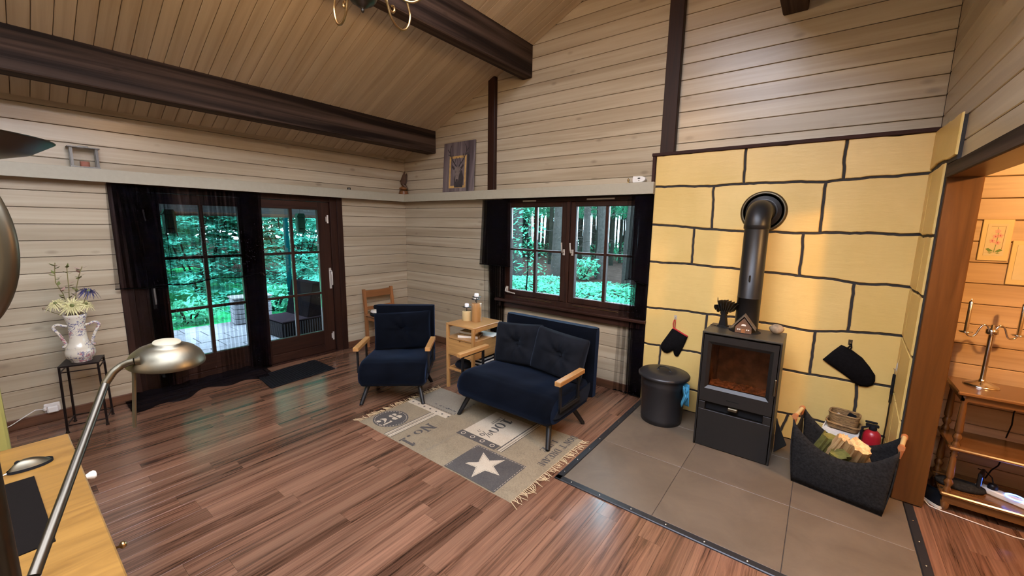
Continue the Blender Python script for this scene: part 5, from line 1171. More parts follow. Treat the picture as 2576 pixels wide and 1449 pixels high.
def flower(off, nrm, R0, petal, lab, n=26, droop=.25, layers=3):
    r = thing('artificial_flower', lab, 'flower', tuple(VB)); c = V(*off); nn = V(*nrm).normalized(); t = nn.orthogonal().normalized(); s = nn.cross(t)
    m = MB(); m.tube([V(c.x * .12, c.y * .12, -.16), V(c.x * .3, c.y * .3, .0), c * .75 + V(0, 0, -.012), c], .0025, 6); m.build('stem', M['stem'], r)
    m = MB()
    for L in range(layers):
        k = n - 4 * L; rad = R0 * (1 - .24 * L)
        for i in range(k):
            a = 2 * PI * (i + .5 * L) / k; d = t * math.cos(a) + s * math.sin(a); rad = R0 * (1 - .24 * L) * (.82 + .36 * ((i * 7 + L * 3) % 5) / 4); q = nn.cross(d); w = rad * .055; up_ = .10 + .22 * L
            p0 = c + d * rad * .12; p1 = c + d * rad * .6 + nn * rad * up_; p2 = c + d * rad + nn * rad * (up_ - droop)
            m.add([p0 + q * w * .5, p0 - q * w * .5, p1 + q * w, p1 - q * w, p2 + q * w * .3, p2 - q * w * .3], [(0, 1, 3, 2), (2, 3, 5, 4)])
    m.build('petals', petal, r, recalc=False)
    m = MB(); m.lathe([(R0 * .17, R0 * .1), (R0 * .12, R0 * .3), (0, R0 * .36)], tuple(c), 12, tuple(nn)); m.build('centre', M['leafgreen'], r)
    return r
def fo(a, b, z): p = vr * a + vf * b; return (p.x, p.y, z)
flower(fo(.0, .03, .085), fo(0, .8, .55), .080, M['petal_cream'], 'big cream chrysanthemum at the centre of the vase, facing the room')
flower(fo(-.085, .01, .105), fo(-.35, .5, .8), .070, M['petal_cream'], 'cream chrysanthemum at the left side of the vase')
flower(fo(.062, .0, .085), fo(.6, .4, .6), .065, M['petal_cream'], 'cream chrysanthemum at the right of the vase, half hidden')
flower(fo(.092, .02, .185), fo(.35, .2, .9), .072, M['petal_blue'], 'dark navy blue flower above the cream ones in the vase', 22, .5)
flower(fo(-.155, .0, .075), fo(-.9, .2, .3), .030, M['petal_pink'], 'small dusty pink bud drooping out at the far left', 10, .1, 2)
def twig(pts, lab, seed):
    r = thing('artificial_twig', lab, 'twig', tuple(VB)); rr = random.Random(seed)
    m = MB(); P = [V(*fo(*p)) for p in pts]; m.tube([V(0, 0, -.15)] + P, .0028, 6); m.build('stem', M['stem'], r)
    for i in range(1, len(P)):
        for k in range(4):
            p = P[i - 1].lerp(P[i], rr.uniform(.2, .95)); d = V(rr.uniform(-1, 1), rr.uniform(-1, 1), rr.uniform(-.1, .6)).normalized(); q = d.cross(V(0, 0, 1)).normalized() * .013; L = rr.uniform(.03, .05)
            m = MB(); m.add([p, p + d * L * .4 + q, p + d * L, p + d * L * .4 - q], [(0, 1, 2, 3)]); m.build('leaf' if rr.random() < .75 else 'bud', M['leafgreen'] if rr.random() < .75 else M['petal_pink'], r, recalc=False)
twig([(-.035, 0, .10), (-.045, 0, .18), (-.075, 0, .27), (-.070, 0, .36), (-.062, 0, .42)], 'tallest leafy twig at the left of the vase bouquet', 1)
twig([(-.02, 0, .10), (-.012, 0, .2), (-.008, 0, .30), (-.004, 0, .385)], 'straight leafy twig in the middle of the bouquet', 2)
twig([(.015, 0, .12), (.03, 0, .22), (.055, 0, .32), (.078, 0, .385)], 'leafy twig leaning right above the navy flower', 3)
# ================================================================== wall socket
so_ = thing('wall_socket', 'white wall socket with an adapter plugged in beside the plant stand', 'socket', (.0, -3.585, .115))
m = MB(); m.box((0, -.045, -.04), (.012, .045, .04), .004); m.build('plate', M['white'], so_)
m = MB(); m.box((.012, -.032, -.03), (.052, .034, .022), .008); m.box((.012, -.05, -.004), (.046, -.03, .026), .006); m.build('adapter', M['white'], so_)
m = MB(); m.tube([(.03, -.05, .01), (.035, -.09, .02), (.03, -.14, -.01), (.03, -.22, -.06), (.03, -.34, -.105)], .0035, 6); m.build('cord', M['white'], so_)
# ================================================================== desk with mouse and pad
dk = thing('writing_desk', 'ochre wooden desk in the left foreground with drawer knobs on its side', 'desk', (3.0, -3.95, 0)); O = (3.0, -3.95, 0)
m = MB(); m.box((2.41, -4.30, .725), (3.72, -3.650, .750), .004); m.build('top', M['desk'], dk, O)
for x in (2.44, 3.64):
    for y in (-4.27, -3.72): m = MB(); m.box((x, y, 0), (x + .05, y + .05, .725), .003); m.build('leg', M['desk'], dk, O)
m = MB(); m.box((2.46, -4.26, .60), (3.68, -4.24, .725)); m.box((2.45, -4.25, .60), (2.47, -3.70, .725)); m.box((3.66, -4.25, .60), (3.68, -3.70, .725)); m.build('apron', M['desk'], dk, O)
for k in range(2):
    x = 2.50 + .59 * k; m = MB(); m.box((x, -3.69, .605), (x + .57, -3.672, .720), .003); d = m.build('drawer_front', M['desk'], dk, O)
def knob(x, mat, prof, nm): m = MB(); m.lathe(prof, (x, -3.672, .672), 16, (0, 1, 0)); m.build(nm, mat, dk, O)
knob(2.72, M['porcelain'], [(.007, 0), (.0075, .024), (.010, .034), (.0155, .044), (.0165, .052), (.012, .059), (0, .061)], 'porcelain_knob')
knob(3.27, M['bronze'], [(.010, 0), (.004, .003), (.0035, .040), (.010, .044), (.012, .048), (.007, .056), (0, .058)], 'brass_knob')
dp_ = MB(); dp_.prism([(2.750, -3.762), (3.237, -3.749), (3.237, -4.05), (2.742, -4.05)], lambda a, b, t: V(a, b, t), .7502, .7535); o = dp_.build('desk_pad', M['deskmat']); tag(o, 'dark brown rectangular desk pad on the ochre desk', 'desk pad')
ms = thing('computer_mouse', 'silver and grey corded computer mouse lying on the ochre desk', 'mouse', (2.655, -3.765, .7502), math.radians(-78)); O = (0, 0, 0)
def mouse_shell(u, v, top):
    a = 2 * PI * u; x = .056 * math.cos(a); y = .029 * math.sin(a) * (1 - .18 * math.cos(a)); r = v
    return V(x * r, y * r, (.004 + .032 * (1 - r ** 2.6) * (1 + .35 * math.cos(a) * r)) if top else .012 * (1 - r) + .002)
m = MB(); m.grid(28, 9, lambda u, v: mouse_shell(u, .999 * v + .001, True), closed_u=True); m.build('shell', M['brushed'], ms)
m = MB(); m.grid(28, 3, lambda u, v: V(.057 * math.cos(2 * PI * u), .030 * math.sin(2 * PI * u) * (1 - .18 * math.cos(2 * PI * u)), .001 + .010 * v), closed_u=True); m.build('rim', M['black'], ms)
m = MB(); m.cyl((.028, -.004, .031), (.028, .004, .031), .008, n=12); m.tube([(.015, 0, .0345), (.05, 0, .018)], .001, 4); m.build('wheel', M['black'], ms)
m = MB(); m.tube([(.056, 0, .006), (.075, .003, .004), (.12, .03, .003), (.2, .03, .003)], .0022, 6); m.build('cord', M['paper'], ms)
# ================================================================== two-armed floor lamp in the foreground
PXL, PYL = 3.952, -3.812
fl = thing('floor_lamp', 'brushed metal floor lamp with dark uplight bowl and reading arm at left foreground', 'floor lamp', (PXL, PYL, 0)); O = (PXL, PYL, 0)
m = MB(); m.lathe([(.14, 0), (.14, .012), (.12, .022), (.02, .03), (.0, .03)], (PXL, PYL, 0), 32); m.build('base', M['brushed'], fl, O)
m = MB(); m.cyl((PXL, PYL, .025), (PXL, PYL, 1.42), .0118, n=16); m.build('pole', M['armmetal'], fl, O)
rv = V(.79, .61, 0)
def LP(a, z): return (PXL + rv.x * a, PYL + rv.y * a, z)
m = MB(); ac = V(3.905 - .0, -3.753, 1.618); pk = .0
pts = [LP(0, 1.40), LP(0, 1.46)] + [LP(-.052 + .137 * math.cos(math.radians(t)), 1.615 + .137 * math.sin(math.radians(t))) for t in range(-60, 68, 6)]
cm = V(0, 0, 0)
m.tube([V(*p) + cm for p in pts], .0092, 14); m.cyl(V(*LP(0, 1.40)) , V(*LP(0, 1.43)) + cm, .012, n=12); m.build('curved_neck', M['brushed'], fl, O)
BC = V(*LP(-.044, 1.722))
m = MB(); m.lathe([(.0, 0), (.03, .001), (.08, .007), (.118, .018), (.140, .033), (.143, .035), (.138, .036), (.115, .022), (.05, .010), (0, .008)], tuple(BC), 48); m.build('uplight_bowl', M['darkbronze'], fl, O)
def dep(x, y, d):
    r = rt * (x - 1288) - up * (y - 724.5) + fw * 1019.494; return CAM + r * (d / 1019.494)
A0, A1, A2, A3, A4 = V(4.03, -3.79, 1.075), V(4.010, -3.762, 1.155), V(3.785, -3.680, 1.318), V(3.758, -3.665, 1.343), V(3.81, -3.63, 1.374)
arm0 = dep(85, 1449, .56); arm1 = dep(265, 965, .76); g1 = dep(285, 935, .77); g2 = dep(305, 920, .78); g3 = dep(322, 912, .785); g4 = dep(340, 908, .79); g5 = dep(352, 906, .795)
m = MB(); m.tube([V(PXL, PYL, 1.03), V(PXL + .006, PYL + .004, 1.06), arm0], .0075, 12); m.tube([arm0, arm1], [.0072, .0062], 14); m.cyl(V(PXL, PYL, 1.005), V(PXL, PYL, 1.05), .017, n=14); m.build('reading_arm', M['armmetal'], fl, O)
gp = []; ctrl = [arm1, g1, g2, g3, g4]
for i in range(len(ctrl) - 1):
    for k in range(10): gp.append(ctrl[i].lerp(ctrl[i + 1], k / 10))
for _ in range(6): gp = [gp[0]] + [(gp[i - 1] + gp[i] * 2 + gp[i + 1]) / 4 for i in range(1, len(gp) - 1)] + [gp[-1]]
m = MB(); m.tube(gp, [.0062 + .0006 * (i % 2) for i in range(len(gp))], 12); m.build('gooseneck', M['brushed'], fl, O)
m = MB(); m.tube([gp[-1], g5], [.0070, .0115], 14); m.build('collar', M['brushed'], fl, O)
sc_ = dep(420, 897, .85); axis = V(.10, .06, 1).normalized()
m = MB(); m.lathe([(.0650, -.012), (.0655, -.010), (.064, -.004), (.058, .008), (.047, .018), (.034, .0245), (.024, .0275), (.0235, .031), (.0, .032)], tuple(sc_), 48, tuple(axis)); m.lathe([(.0650, -.012), (.061, -.006), (.05, .010), (.02, .02), (0, .02)], tuple(sc_), 48, tuple(axis)); m.build('reading_shade', M['brushed'], fl, O)
m = MB(); m.lathe([(.0235, .0311), (.0225, .0335), (0, .034)], tuple(sc_), 32, tuple(axis)); m.build('shade_cap', plain('matte_olive_cap', (.24, .205, .135), .6), fl, O)
m = MB(); m.cyl(dep(337, 912, .80), dep(339, 1075, .80), .0034, n=12); m.build('guide_rod', M['brushed'], fl, O)
# ================================================================== chandelier
cz = 2.560
chn = thing('chandelier', 'antique gold scrolled five-arm chandelier hanging under the ridge', 'chandelier', (CHC[0], CHC[1], cz)); O = (0, 0, 0)
m = MB(); m.lathe([(0, -.028), (.006, -.022), (.008, -.014), (.004, -.010), (.018, -.004), (.026, .002), (.030, .008), (.046, .014), (.052, .022), (.058, .028), (.062, .040), (.056, .052), (.035, .060), (.018, .075), (.012, .10), (.012, .55)], n=28); m.build('hub', M['darkbronze'], chn)
m = MB(); m.cyl((0, 0, .5), (.10, 0, ZR - cz), .006, n=8); m.build('suspension_rod', M['darkbronze'], chn)
for az in CH_AZ:
    c, s = math.cos(az), math.sin(az); f = lambda r, z: (r * c, r * s, z + .040)
    m = MB(); m.tube(spline([f(r, z) for r, z in ((.015, .10), (.06, .12), (.105, .10), (.135, .05), (.15, .03), (.165, -.005), (.195, -.032), (.232, -.040), (.268, -.025), (.292, .01), (.30, .05), (.285, .09), (.26, .15), (.255, .24))]), .0052, 8)
    arm = m.build('arm', M['bronze'], chn)
    m = MB(); m.tube(spline([f(r, z) for r, z in ((.15, .08), (.145, .05), (.155, .025), (.176, .012), (.192, .024), (.188, .040), (.176, .038))]), .0052, 8); m.build('scroll', M['bronze'], arm)
    m = MB(); m.lathe([(.01, .235), (.035, .245), (.038, .255), (.016, .25), (.016, .32)], f(.255, 0), 16); m.build('candle_cup', M['bronze'], arm)
# ================================================================== hall: console, candelabra, pictures, power strip
cn = thing('console_table', 'three-tier polished walnut console with turned legs in the hall', 'console', (5.98, -.295, 0)); O = (5.98, -.295, 0)
cx0, cx1, cy0, cy1 = 5.555, 6.42, -.462, -.125
for z, t, mt in ((.725, .022, 'top'), (.388, .018, 'middle_shelf'), (.098, .020, 'bottom_shelf')):
    m = MB(); m.box((cx0 + (.0 if z > .7 else .006), cy0, z - .0), (cx1, cy1, z + t), .006); m.build(mt, M['console_x'], cn, O)
m = MB(); m.box((cx0 + .02, cy0 + .02, .690), (cx1 - .02, cy0 + .035, .725)); m.box((cx0 + .02, cy0 + .02, .690), (cx0 + .035, cy1 - .02, .725)); m.build('apron', M['console_x'], cn, O)
m = MB(); m.box((cx0 + .02, cy0 + .015, .05), (cx1 - .02, cy0 + .03, .098)); m.build('lower_apron', M['console_x'], cn, O)
def turned(h): return [(.016, 0), (.020, .012), (.014, .024), (.012, .034), (.020, .05), (.022, .062), (.014, .078), (.012, .084), (.017, .09), (.019, .10), (.014, h * .80), (.012, h * .84), (.018, h * .88), (.014, h * .92), (.020, h * .96), (.020, h)]
for x in (cx0 + .038, cx1 - .04):
    for y in (cy0 + .036, cy1 - .036):
        for z, h_ in ((.118, .270), (.406, .320)): m = MB(); m.lathe([(r, z + q) for r, q in turned(h_)], (x, y, 0), 18); m.build('turned_leg', M['console_z'], cn, O)
        m = MB(); m.lathe([(.014, 0), (.022, .02), (.024, .05), (.016, .075), (.02, .098)], (x, y, 0), 16); m.build('foot', M['console_z'], cn, O)
cd = thing('candelabra', 'silver three-arm candelabra standing on the hall console', 'candelabra', (5.685, -.245, .747), math.radians(20))
m = MB(); m.lathe([(.075, 0), (.076, .004), (.066, .012), (.04, .022), (.016, .03), (.0115, .045), (.0115, .31), (.018, .315), (.026, .318), (.026, .345), (.010, .350), (.008, .37), (0, .375)], n=32); m.build('stem', M['chrome'], cd)
for s in (-1, 1):
    m = MB(); m.tube(spline([(s * x, 0, z) for x, z in ((.015, .345), (.03, .368), (.045, .365), (.058, .345), (.07, .31), (.085, .295), (.105, .30), (.118, .318))]), .0045, 8); a = m.build('arm', M['chrome'], cd)
    m = MB(); m.lathe([(.006, .31), (.028, .318), (.030, .322), (.010, .324), (.0095, .50), (.004, .505), (0, .52)], (s * .118, 0, 0), 18); m.build('candle_tube', M['chrome'], a)
for nm, lab, x, z, f in (('orchid_picture', 'framed pink orchid picture on the hall wall above the candelabra', 5.665, 1.482, True), ('hall_picture', 'second cream hall picture cut off by the frame edge', 5.797, 1.345, False)):
    p_ = thing(nm, lab, 'picture', (x + .001, -.066, z)); W_, H_ = (.062, .245) if f else (.062, .26)
    m = MB(); m.box((-W_, -.006, 0), (W_, .012, H_), .002); m.build('frame', plain('yellow_cream_frame', (.52, .38, .17), .5), p_)
    m = MB(); m.box((-W_ + .022, -.0075, .03), (W_ - .022, -.006, H_ - .025)); m.build('print_paper', plain('cream_print_paper', (.50, .40, .24), .7), p_)
    if f:
        def flt(nm_, polys, mat, y):
            m = MB()
            for q in polys: m.add([V(a * .78, y, b) for a, b in up_ccw(q)], [tuple(range(len(q)))])
            m.build(nm_, mat, p_, recalc=False)
        gl = plain('print_green', (.10, .16, .03), .7)
        flt('orchid_leaves', [[(-.002, .058), (-.03, .075), (-.045, .070), (-.025, .052)], [(.004, .056), (.03, .072), (.044, .064), (.022, .050)], [(-.004, .05), (-.03, .048), (-.018, .042)], [(.004, .05), (.034, .046), (.02, .042)]] + ribbon([(0, .05), (.006, .10), (.008, .15), (.002, .20)], .002), gl, -.0080)
        fls = []
        for ax_, bz in ((-.016, .118), (.012, .108), (-.004, .145), (.02, .150), (.004, .175)):
            for k in range(5): a = 2 * PI * k / 5 + .3; fls.append([(ax_, bz), (ax_ + .013 * math.cos(a - .45), bz + .011 * math.sin(a - .45)), (ax_ + .017 * math.cos(a), bz + .014 * math.sin(a)), (ax_ + .013 * math.cos(a + .45), bz + .011 * math.sin(a + .45))])
        flt('orchid_blossoms', fls, plain('print_pink', (.60, .26, .22), .7), -.0084)
        flt('orchid_throats', [ell(ax_, bz, .004, .004, 8) for ax_, bz in ((-.016, .118), (.012, .108), (-.004, .145), (.02, .150))], plain('print_magenta', (.34, .05, .08), .7), -.0087)
        m = MB(); m.box((-W_ + .024, -.0079, .048), (W_ - .03, -.0076, .0485)); m.tube([(-.026, -.0080, H_ - .04), (.032, -.0080, H_ - .04), (.030, -.0080, .07)], .0008, 4); m.build('print_border', M['pine_x'], p_)
pw = thing('power_strip', 'white power strip on the console bottom shelf with glowing ring', 'power strip', (5.828, -.315, .118), math.radians(-30))
m = MB(); m.box((-.10, -.028, 0), (.12, .028, .034), .006); m.build('housing', M['white'], pw)
m = MB(); m.tube([(.055 + .036 * math.cos(2 * PI * k / 28), -.004 + .034 * math.sin(2 * PI * k / 28), .038) for k in range(28)], .0042, 8, closed=True); m.build('light_ring', M['led'], pw)
m = MB(); m.lathe([(.022, .034), (.022, .05), (.018, .062), (.012, .066), (0, .066)], (-.035, .0, 0), 18); m.build('plug', M['blackmetal'], pw)
m = MB(); m.tube([(-.035, 0, .064), (-.05, .02, .09), (-.085, .04, .105), (-.12, .05, .10)], .003, 6); m.build('plug_cord', M['black'], pw)
rt_ = thing('router_box', 'slim black upright device with blue light on the bottom shelf', 'router', (5.745, -.30, .118), math.radians(-20))
m = MB(); m.box((-.008, -.05, 0), (.008, .05, .125), .004); m.build('housing', M['blackmetal'], rt_); m = MB(); m.box((.0085, -.03, .045), (.0095, -.018, .095)); m.build('display', M['ledscreen'], rt_)
m = MB(); m.lathe([(.0, 0), (.09, .0), (.10, .012), (.095, .028), (.06, .038), (0, .04)], n=24, sx=1.1, sy=.62); o = m.build('black_pouch', M['felt']); o.location = (5.662, -.325, .118); tag(o, 'flat black pouch on the console bottom shelf', 'pouch')
m = MB(); m.tube([(5.885, -.10, .72), (5.885, -.10, .64), (5.868, -.105, .58), (5.872, -.10, .50), (5.86, -.10, .41)], .0035, 6); o = m.build('power_cable', M['black']); tag(o, 'dark cable dangling behind the console middle shelf', 'cable')
m = MB(); m.tube([(5.86, -.112, .385), (5.862, -.112, .30), (5.85, -.115, .23), (5.82, -.14, .20), (5.79, -.19, .16)], .0035, 6); o = m.build('power_cable', M['black']); tag(o, 'dark cable running down to the power strip', 'cable')
m = MB(); m.tube([(5.51, -.40, .012), (5.53, -.455, .006), (5.58, -.47, .005), (5.62, -.475, .006), (5.70, -.488, .005), (5.85, -.515, .005), (5.95, -.50, .005), (6.05, -.47, .005)], .0035, 6); o = m.build('floor_cable', M['paper']); tag(o, 'pale cable lying on the hall floor along the console', 'cable')
sh = thing('trainer_shoe', 'dark brown shoe with a white stripe standing behind the brown jamb', 'shoe', (5.535, -.335, .0), math.radians(112))
m = MB()
def shoe(u, v):
    a = 2 * PI * u; L_ = .115 * math.cos(a); w = .036 * math.sin(a) * (1 + .15 * math.cos(a)); hh = .085 - .045 * (math.cos(a) * .5 + .5)
    return V(L_ * (1 - .25 * v ** 2), w * (1 - .45 * v ** 2), .014 + hh * v)
m.grid(24, 7, shoe, closed_u=True); m.build('upper', M['velvet_dark'], sh)
m = MB(); m.prism([(.118 * math.cos(2 * PI * k / 24), .039 * math.sin(2 * PI * k / 24) * (1 + .15 * math.cos(2 * PI * k / 24))) for k in range(24)], lambda a, b, t: V(a, b, t), 0, .016); m.build('sole', M['paper'], sh)
m = MB(); m.bar((-.02, -.039, .025), (.02, -.033, .055), .008, .003); m.build('stripe', M['white'], sh)
pn = thing('hall_pendant', 'small hall pendant lamp over the console floor', 'pendant lamp', (6.35, -1.44, 2.42)); m = MB(); m.lathe([(.05, 0), (.05, -.02), (.01, -.03), (.01, -.12), (.16, -.20), (.165, -.21), (.155, -.205), (.01, -.125)], n=28); m.build('shade', M['white'], pn)
# ================================================================== outside the doors
m = MB(); m.box((-40, -30, -.40), (-3.3, 30, -.16)); m.box((-3.3, 1.2, -.40), (40, 40, -.16)); lawn = struct(m.build('ground', M['soil'])); 
m = MB(); m.box((-14, -9, -.16), (-3.3, 1.0, -.13)); g = struct(m.build('lawn', M['lawn']))
m = MB(); m.box((-3.35, -6.5, -.30), (-.2, 1.2, -.165)); pt = struct(m.build('patio', M['mortar']))
rr = random.Random(21)
for i in range(8):
    for j in range(17):
        x0, y0 = -3.32 + .39 * i, -5.6 + .40 * j + (.2 if i % 2 else 0)
        m = MB(); dz = rr.uniform(-.003, .003); m.box((x0, y0, -.165), (x0 + .378, y0 + .388, -.120 + dz), .006); m.build('paving_slab', M['paver'], pt)
# eave: soffit boards and fascia following the roof pitch
m = MB()
ev = struct(MB().build('eave', M['soffit'])); 
for k in range(17):
    m = MB(); x0 = -.22 - .09 * k; x1 = x0 - .086; m.add([V(a, y, ZE + SLOPE * a + dz) for a in (x0, x1) for y in (-7, 2) for dz in (0, .02)], [(0, 2, 3, 1), (4, 5, 7, 6), (0, 1, 5, 4), (2, 6, 7, 3), (0, 4, 6, 2), (1, 3, 7, 5)]); m.build('soffit_board', M['soffit'], ev)
m = MB(); m.box((-1.80, -7, ZE - SLOPE * 1.72 - .06), (-1.765, 2, ZE - SLOPE * 1.72 + .12)); m.build('fascia', M['beam_y'], ev)
pole = thing('garden_pole', 'teal painted metal pole among the bushes outside the right door', 'pole', (-3.42, -.18, -.16)); m = MB(); m.cyl((0, 0, 0), (0, 0, 2.6), .045, n=14); m.build('shaft', M['teal'], pole); m = MB(); m.lathe([(.05, 2.6), (.05, 2.62), (0, 2.64)], n=14); m.build('cap', M['teal'], pole)
for y, lab in ((-2.565, 'added pale green box standing in for a reflection in the left glazed door'), (-1.22, 'added pale green box standing in for a reflection in the right glazed door')):  # boxes added outside to imitate pale reflections in the door panes
    t = thing('pane_reflection', lab, 'lantern', (-.62, y, 1.50)); lm = M.setdefault('palegreen', plain('pale_green_reflection', (.045, .115, .08), .8, Specular_IOR_Level=0.0))
    m = MB(); m.box((-.012, -.055, 0), (.05, .055, .20), .012); m.build('body', lm, t); m = MB(); m.prism([(-.06, .20), (.06, .20), (.035, .25), (-.035, .25)], lambda a, b, tt: V(tt, a, b), -.02, .055); m.build('roof', lm, t)
    m = MB(); m.box((.050, -.028, .045), (.054, .022, .060)); m.build('slot', M['black'], t); m = MB(); m.cyl((.02, 0, .25), (.02, 0, .70), .002, n=6); m.build('wire', M['blackmetal'], t)
lg = thing('rattan_lounger', 'dark rattan garden lounge seat with raised back on the patio', 'lounger', (-1.80, -.79, -.118), math.radians(3))
m = MB(); m.box((-.33, -.40, .0), (.33, .40, .25), .01); m.build('base', M['rattan'], lg)
m = MB()
for k in range(20): y = -.39 + .039 * k; m.box((.33, y, .02), (.338, y + .02, .235)); m.box((-.32 + .032 * k, -.408, .02), (-.302 + .032 * k, -.40, .235))
o = m.build('weave_ribs', plain('light_rattan_rib', (.016, .0135, .015), .9, Specular_IOR_Level=0.0), lg); o['kind'] = 'stuff'
m = MB(); m.box((-.34, -.41, .25), (.34, .41, .272), .008); m.build('seat_top', plain('purple_brown_top', (.014, .0095, .012), .9, Specular_IOR_Level=0.0), lg)
m = MB(); m.prism([(-.02, .272), (.10, .80), (.26, .80), (.36, .272)], lambda a, b, t: V(t, a, b), -.33, .33, .01, .32); m.build('back', M['rattan'], lg)
sbx = thing('garden_box', 'grey slatted storage box at the edge of the patio', 'storage box', (-3.05, -1.02, -.118), math.radians(-6))
for k in range(5): m = MB(); m.box((-.16, -.28, .012 + .085 * k), (.16, .28, .088 + .085 * k), .006); m.build('slat', M['paver'], sbx)
m = MB(); m.box((-.18, -.30, .44), (.18, .30, .47), .006); m.build('lid', M['soffit'], sbx)
# ---- foliage
def leaf_cloud(name, parent, org, n, fn, size, mat, seed, flat=.6, asp=.5):
    rr = random.Random(seed); vs = []; fs = []; ox, oy, oz = org
    for i in range(n):
        p = fn(rr)
        if p is None: continue
        s = size * rr.uniform(.6, 1.35); a = rr.uniform(0, 2 * PI); tl = rr.gauss(0, flat); t2 = rr.gauss(0, flat)
        d = V(math.cos(a) * math.cos(tl), math.sin(a) * math.cos(tl), math.sin(tl)); q = d.cross(V(math.sin(t2) * .7, .2 * math.cos(a), 1)); 
        if q.length < .1: continue
        q = q.normalized() * s * asp; d = d * s; b = len(vs); c = V(p[0] - ox, p[1] - oy, p[2] - oz); nn = d.cross(q); nn = nn.normalized() * s * .10
        vs += [tuple(c - d), tuple(c + q - nn * .0), tuple(c + d - nn), tuple(c - q)]; fs.append((b, b + 1, b + 2, b + 3))
    me = bpy.data.meshes.new(name); me.from_pydata(vs, [], fs); me.materials.append(mat); o = bpy.data.objects.new(name, me); COL.objects.link(o)
    if parent: o.parent = parent
    else: o.location = org
    o['kind'] = 'stuff'; return o
def bush(name, lab, x, y, rx, ry, hh, n, size, mat, seed, z0=-.16, layered=False, cat='bush'):
    t = thing(name, lab, cat, (x, y, z0)); r0 = random.Random(seed)
    m = MB()
    for k in range(7):
        a = 2 * PI * k / 7; m.tube([(0, 0, 0), (rx * .3 * math.cos(a), ry * .3 * math.sin(a), hh * .45), (rx * .6 * math.cos(a + .3), ry * .6 * math.sin(a + .3), hh * .8)], [.022, .012, .004], 6)
    m.build('branches', M['trunk_dark'], t)
    if layered:
        br = [(r0.uniform(0, 2 * PI), r0.uniform(.06, 1.0), r0.uniform(.35, 1)) for _ in range(int(90 * hh))]
        def fn(r):
            a, zf, l = r.choice(br); k = r.random() ** .6; rad = (1 - .55 * zf) * l * k; w = r.gauss(0, .14) * (1.15 - k)
            return (x + rx * rad * math.cos(a) - ry * w * math.sin(a), y + ry * rad * math.sin(a) + rx * w * math.cos(a), z0 + hh * zf - .16 * k * k * l + r.gauss(0, .012))
        leaf_cloud('foliage', t, (x, y, z0), n, fn, size, mat, seed, .18, .40)
    else:
        def fn(r):
            while 1:
                u, v, w = r.uniform(-1, 1), r.uniform(-1, 1), r.uniform(-1, 1); q = u * u + v * v + w * w
                if .25 < q < 1: break
            k = 1 + .35 * mnoise.noise((u * 2 + seed, v * 2, w * 2)); return (x + rx * u * k, y + ry * v * k, z0 + hh * (.5 + .5 * w * k))
        leaf_cloud('foliage', t, (x, y, z0), n, fn, size, mat, seed, .5, .5)
    return t
bush('layered_hemlock', 'bright layered evergreen with drooping sprays outside the right door', -5.0, .65, 1.9, 1.9, 3.8, 33000, .046, M['leaf2'], 31, layered=True, cat='tree')
bush('layered_hemlock', 'second layered evergreen left of the teal pole', -5.8, -1.0, 1.8, 1.7, 3.6, 28000, .048, M['leaf2'], 32, layered=True, cat='tree')
bush('garden_bush', 'big round green bush behind the left door, left part', -7.2, -3.4, 1.7, 1.5, 5.0, 11000, .085, M['leaf1'], 33)
bush('garden_bush', 'green bush behind the lawn at the middle of the left door', -8.4, -1.7, 1.9, 1.5, 5.5, 11000, .085, M['leaf1'], 34)
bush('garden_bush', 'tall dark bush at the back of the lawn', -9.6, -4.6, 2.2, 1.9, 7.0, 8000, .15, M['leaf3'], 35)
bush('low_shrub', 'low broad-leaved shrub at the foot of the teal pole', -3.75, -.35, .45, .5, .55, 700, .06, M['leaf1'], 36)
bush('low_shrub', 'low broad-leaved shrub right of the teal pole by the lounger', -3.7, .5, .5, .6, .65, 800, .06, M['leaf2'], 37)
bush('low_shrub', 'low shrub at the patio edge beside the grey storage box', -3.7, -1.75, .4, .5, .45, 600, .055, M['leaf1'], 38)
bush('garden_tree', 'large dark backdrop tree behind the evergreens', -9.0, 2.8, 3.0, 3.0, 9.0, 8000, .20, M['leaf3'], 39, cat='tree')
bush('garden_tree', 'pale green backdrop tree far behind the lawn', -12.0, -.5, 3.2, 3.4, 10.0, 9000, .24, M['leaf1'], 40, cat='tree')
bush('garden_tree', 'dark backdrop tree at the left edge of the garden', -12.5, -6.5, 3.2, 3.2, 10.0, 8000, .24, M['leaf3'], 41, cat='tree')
def grass(r): return (r.uniform(-9, -3.35), r.uniform(-6, .8), -.12 + r.uniform(0, .03))
leaf_cloud('lawn_grass', None, (0, 0, 0), 9000, grass, .045, M['leaf1'], 50, .5, .16)['label'] = 'short bright green grass of the lawn'
bpy.data.objects['lawn_grass']['category'] = 'grass'
# ================================================================== forest outside the window
def gc(r):
    y = .55 + 6.2 * r.random() ** .8; x = -3.6 + y * -.35 + r.uniform(-.5, 8.2); h_ = .36 + .02 * (x + 2) + .12 * mnoise.noise((x * .9, y * .9, 3)) - .02 * y
    return (x, y, -.16 + max(.05, h_) * (1 - r.random() ** 3 * .8))
o = leaf_cloud('ground_cover', None, (0, 0, 0), 15000, gc, .060, M['leaf1'], 60, .35, .5); tag(o, 'dense bright green ground cover below the forest window', 'ground cover')
def sapl(r):
    a, z = r.uniform(0, 2 * PI), r.uniform(0, 1); q = .45 * (1 - .3 * z) * r.random() ** .5; return (-.62 + q * math.cos(a) * 1.2, 3.9 + q * math.sin(a), .55 + 1.55 * z)
sp_ = thing('forest_sapling', 'leafy sapling at the left edge of the window view', 'sapling', (-.62, 3.9, -.16)); m = MB(); m.tube([(0, 0, 0), (.05, 0, .8), (.0, .05, 1.7), (.05, 0, 2.2)], [.02, .016, .012, .004], 6); m.build('stem', M['trunk_dark'], sp_)
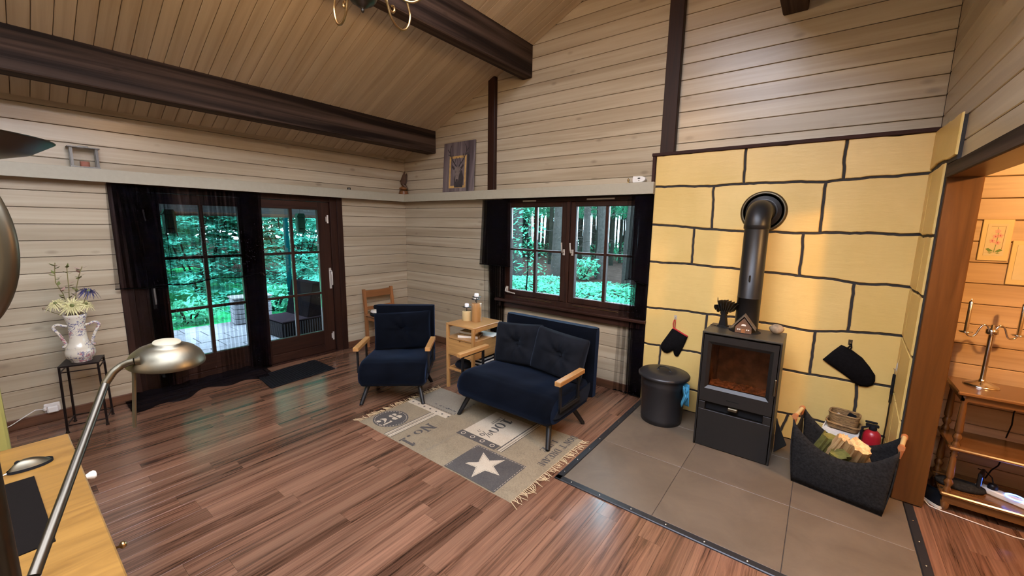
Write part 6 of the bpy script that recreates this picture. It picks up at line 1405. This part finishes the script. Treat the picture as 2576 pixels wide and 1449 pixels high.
leaf_cloud('foliage', sp_, (-.62, 3.9, -.16), 340, sapl, .062, M['leaf1'], 61, .4, .45)
bush('forest_shrub', 'small green shrub between the two right-hand trunks', -1.55, 8.6, .55, .5, .75, 420, .075, M['leaf1'], 62)
def wx(px, py, Y):
    r = rt * (px - 1288) - up * (py - 724.5) + fw * 1019.494; t = (Y - CAM.y) / r.y; return (CAM + r * t).x
def tree(name, lab, x, y, r0, hh, mat, seed, group=None, lean=0.0, twigs=10):
    t = thing(name, lab, 'tree', (x, y, -.18), 0, group); rr = random.Random(seed); n = 7
    m = MB(); m.tube([(lean * k / n * hh * .05 + rr.gauss(0, r0 * .12), rr.gauss(0, r0 * .12), hh * k / n) for k in range(n + 1)], [r0 * (1.15 if k == 0 else 1 - .5 * k / n) for k in range(n + 1)], 10 if r0 > .1 else 6); m.build('trunk', mat, t)
    if twigs:
        m = MB()
        for k in range(twigs):
            z = rr.uniform(.9, min(hh * .6, 4.5)); a = rr.uniform(0, 2 * PI); L_ = rr.uniform(.35, 1.0); m.tube([(0, 0, z), (L_ * .5 * math.cos(a), L_ * .5 * math.sin(a), z + rr.uniform(-.05, .1)), (L_ * math.cos(a + .3), L_ * math.sin(a + .3), z + rr.uniform(-.2, .15))], [.010, .007, .003], 4)
        m.build('dead_twigs', mat, t)
    return t
for px, py, Y, r0, lab in ((1302, 640, 6.6, .17, 'leftmost thick grey trunk behind the leafy sapling'), (1399, 640, 8.6, .16, 'thick grey spruce trunk seen in the left sash'), (1474, 640, 11.5, .16, 'grey trunk just right of the window mullion'), (1513, 640, 9.2, .18, 'thickest grey trunk in the right sash'), (1583, 640, 7.0, .13, 'grey trunk beside the right window curtain')):
    tree('spruce_tree', lab, wx(px, py, Y), Y, r0, 9, M['trunk'], int(px), twigs=26)
for px, Y, r0 in ((1386, 12.5, .11), (1412, 13.5, .10), (1503, 10.5, .08), (1350, 14.0, .09), (1460, 15.0, .10), (1540, 14.0, .09)):
    tree('spruce_tree', {1386: 'dark trunk left of the spruce in the left sash', 1412: 'dark trunk close to the window mullion on its left', 1503: 'dark slim trunk touching the thickest grey trunk', 1350: 'dark trunk at the glazing bar of the left sash', 1460: 'dark trunk at the left edge of the right sash', 1540: 'dark trunk at the glazing bar of the right sash'}[px], wx(px, 600, Y), Y, r0, 9, M['trunk_dark'], int(px) + 1, twigs=22)
rr = random.Random(77)
for k in range(110):
    Y = rr.uniform(14, 26); x = wx(1262 + 365 * (k + rr.uniform(-.6, .6)) / 110, 590, Y)
    tree('forest_tree', 'thin dark trunk among many in the far forest behind the window', x, Y, rr.uniform(.035, .085), 9, M['trunk_dark'], 300 + k, 'thin trunks of the far forest', rr.uniform(-1, 1), 14)
def canopy(r):
    Y = r.uniform(13, 26); x = wx(r.uniform(1230, 1660), 560, Y); z = 1.95 + (Y - 13) * .062 + abs(r.gauss(0, .9)) ; return (x, Y, z)
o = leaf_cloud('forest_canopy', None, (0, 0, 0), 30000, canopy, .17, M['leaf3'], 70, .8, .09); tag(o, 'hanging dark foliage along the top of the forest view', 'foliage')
def under(r):
    Y = r.uniform(15, 27); x = wx(r.uniform(1230, 1660), 560, Y); return (x, Y, -.1 + abs(r.gauss(0, .38)))
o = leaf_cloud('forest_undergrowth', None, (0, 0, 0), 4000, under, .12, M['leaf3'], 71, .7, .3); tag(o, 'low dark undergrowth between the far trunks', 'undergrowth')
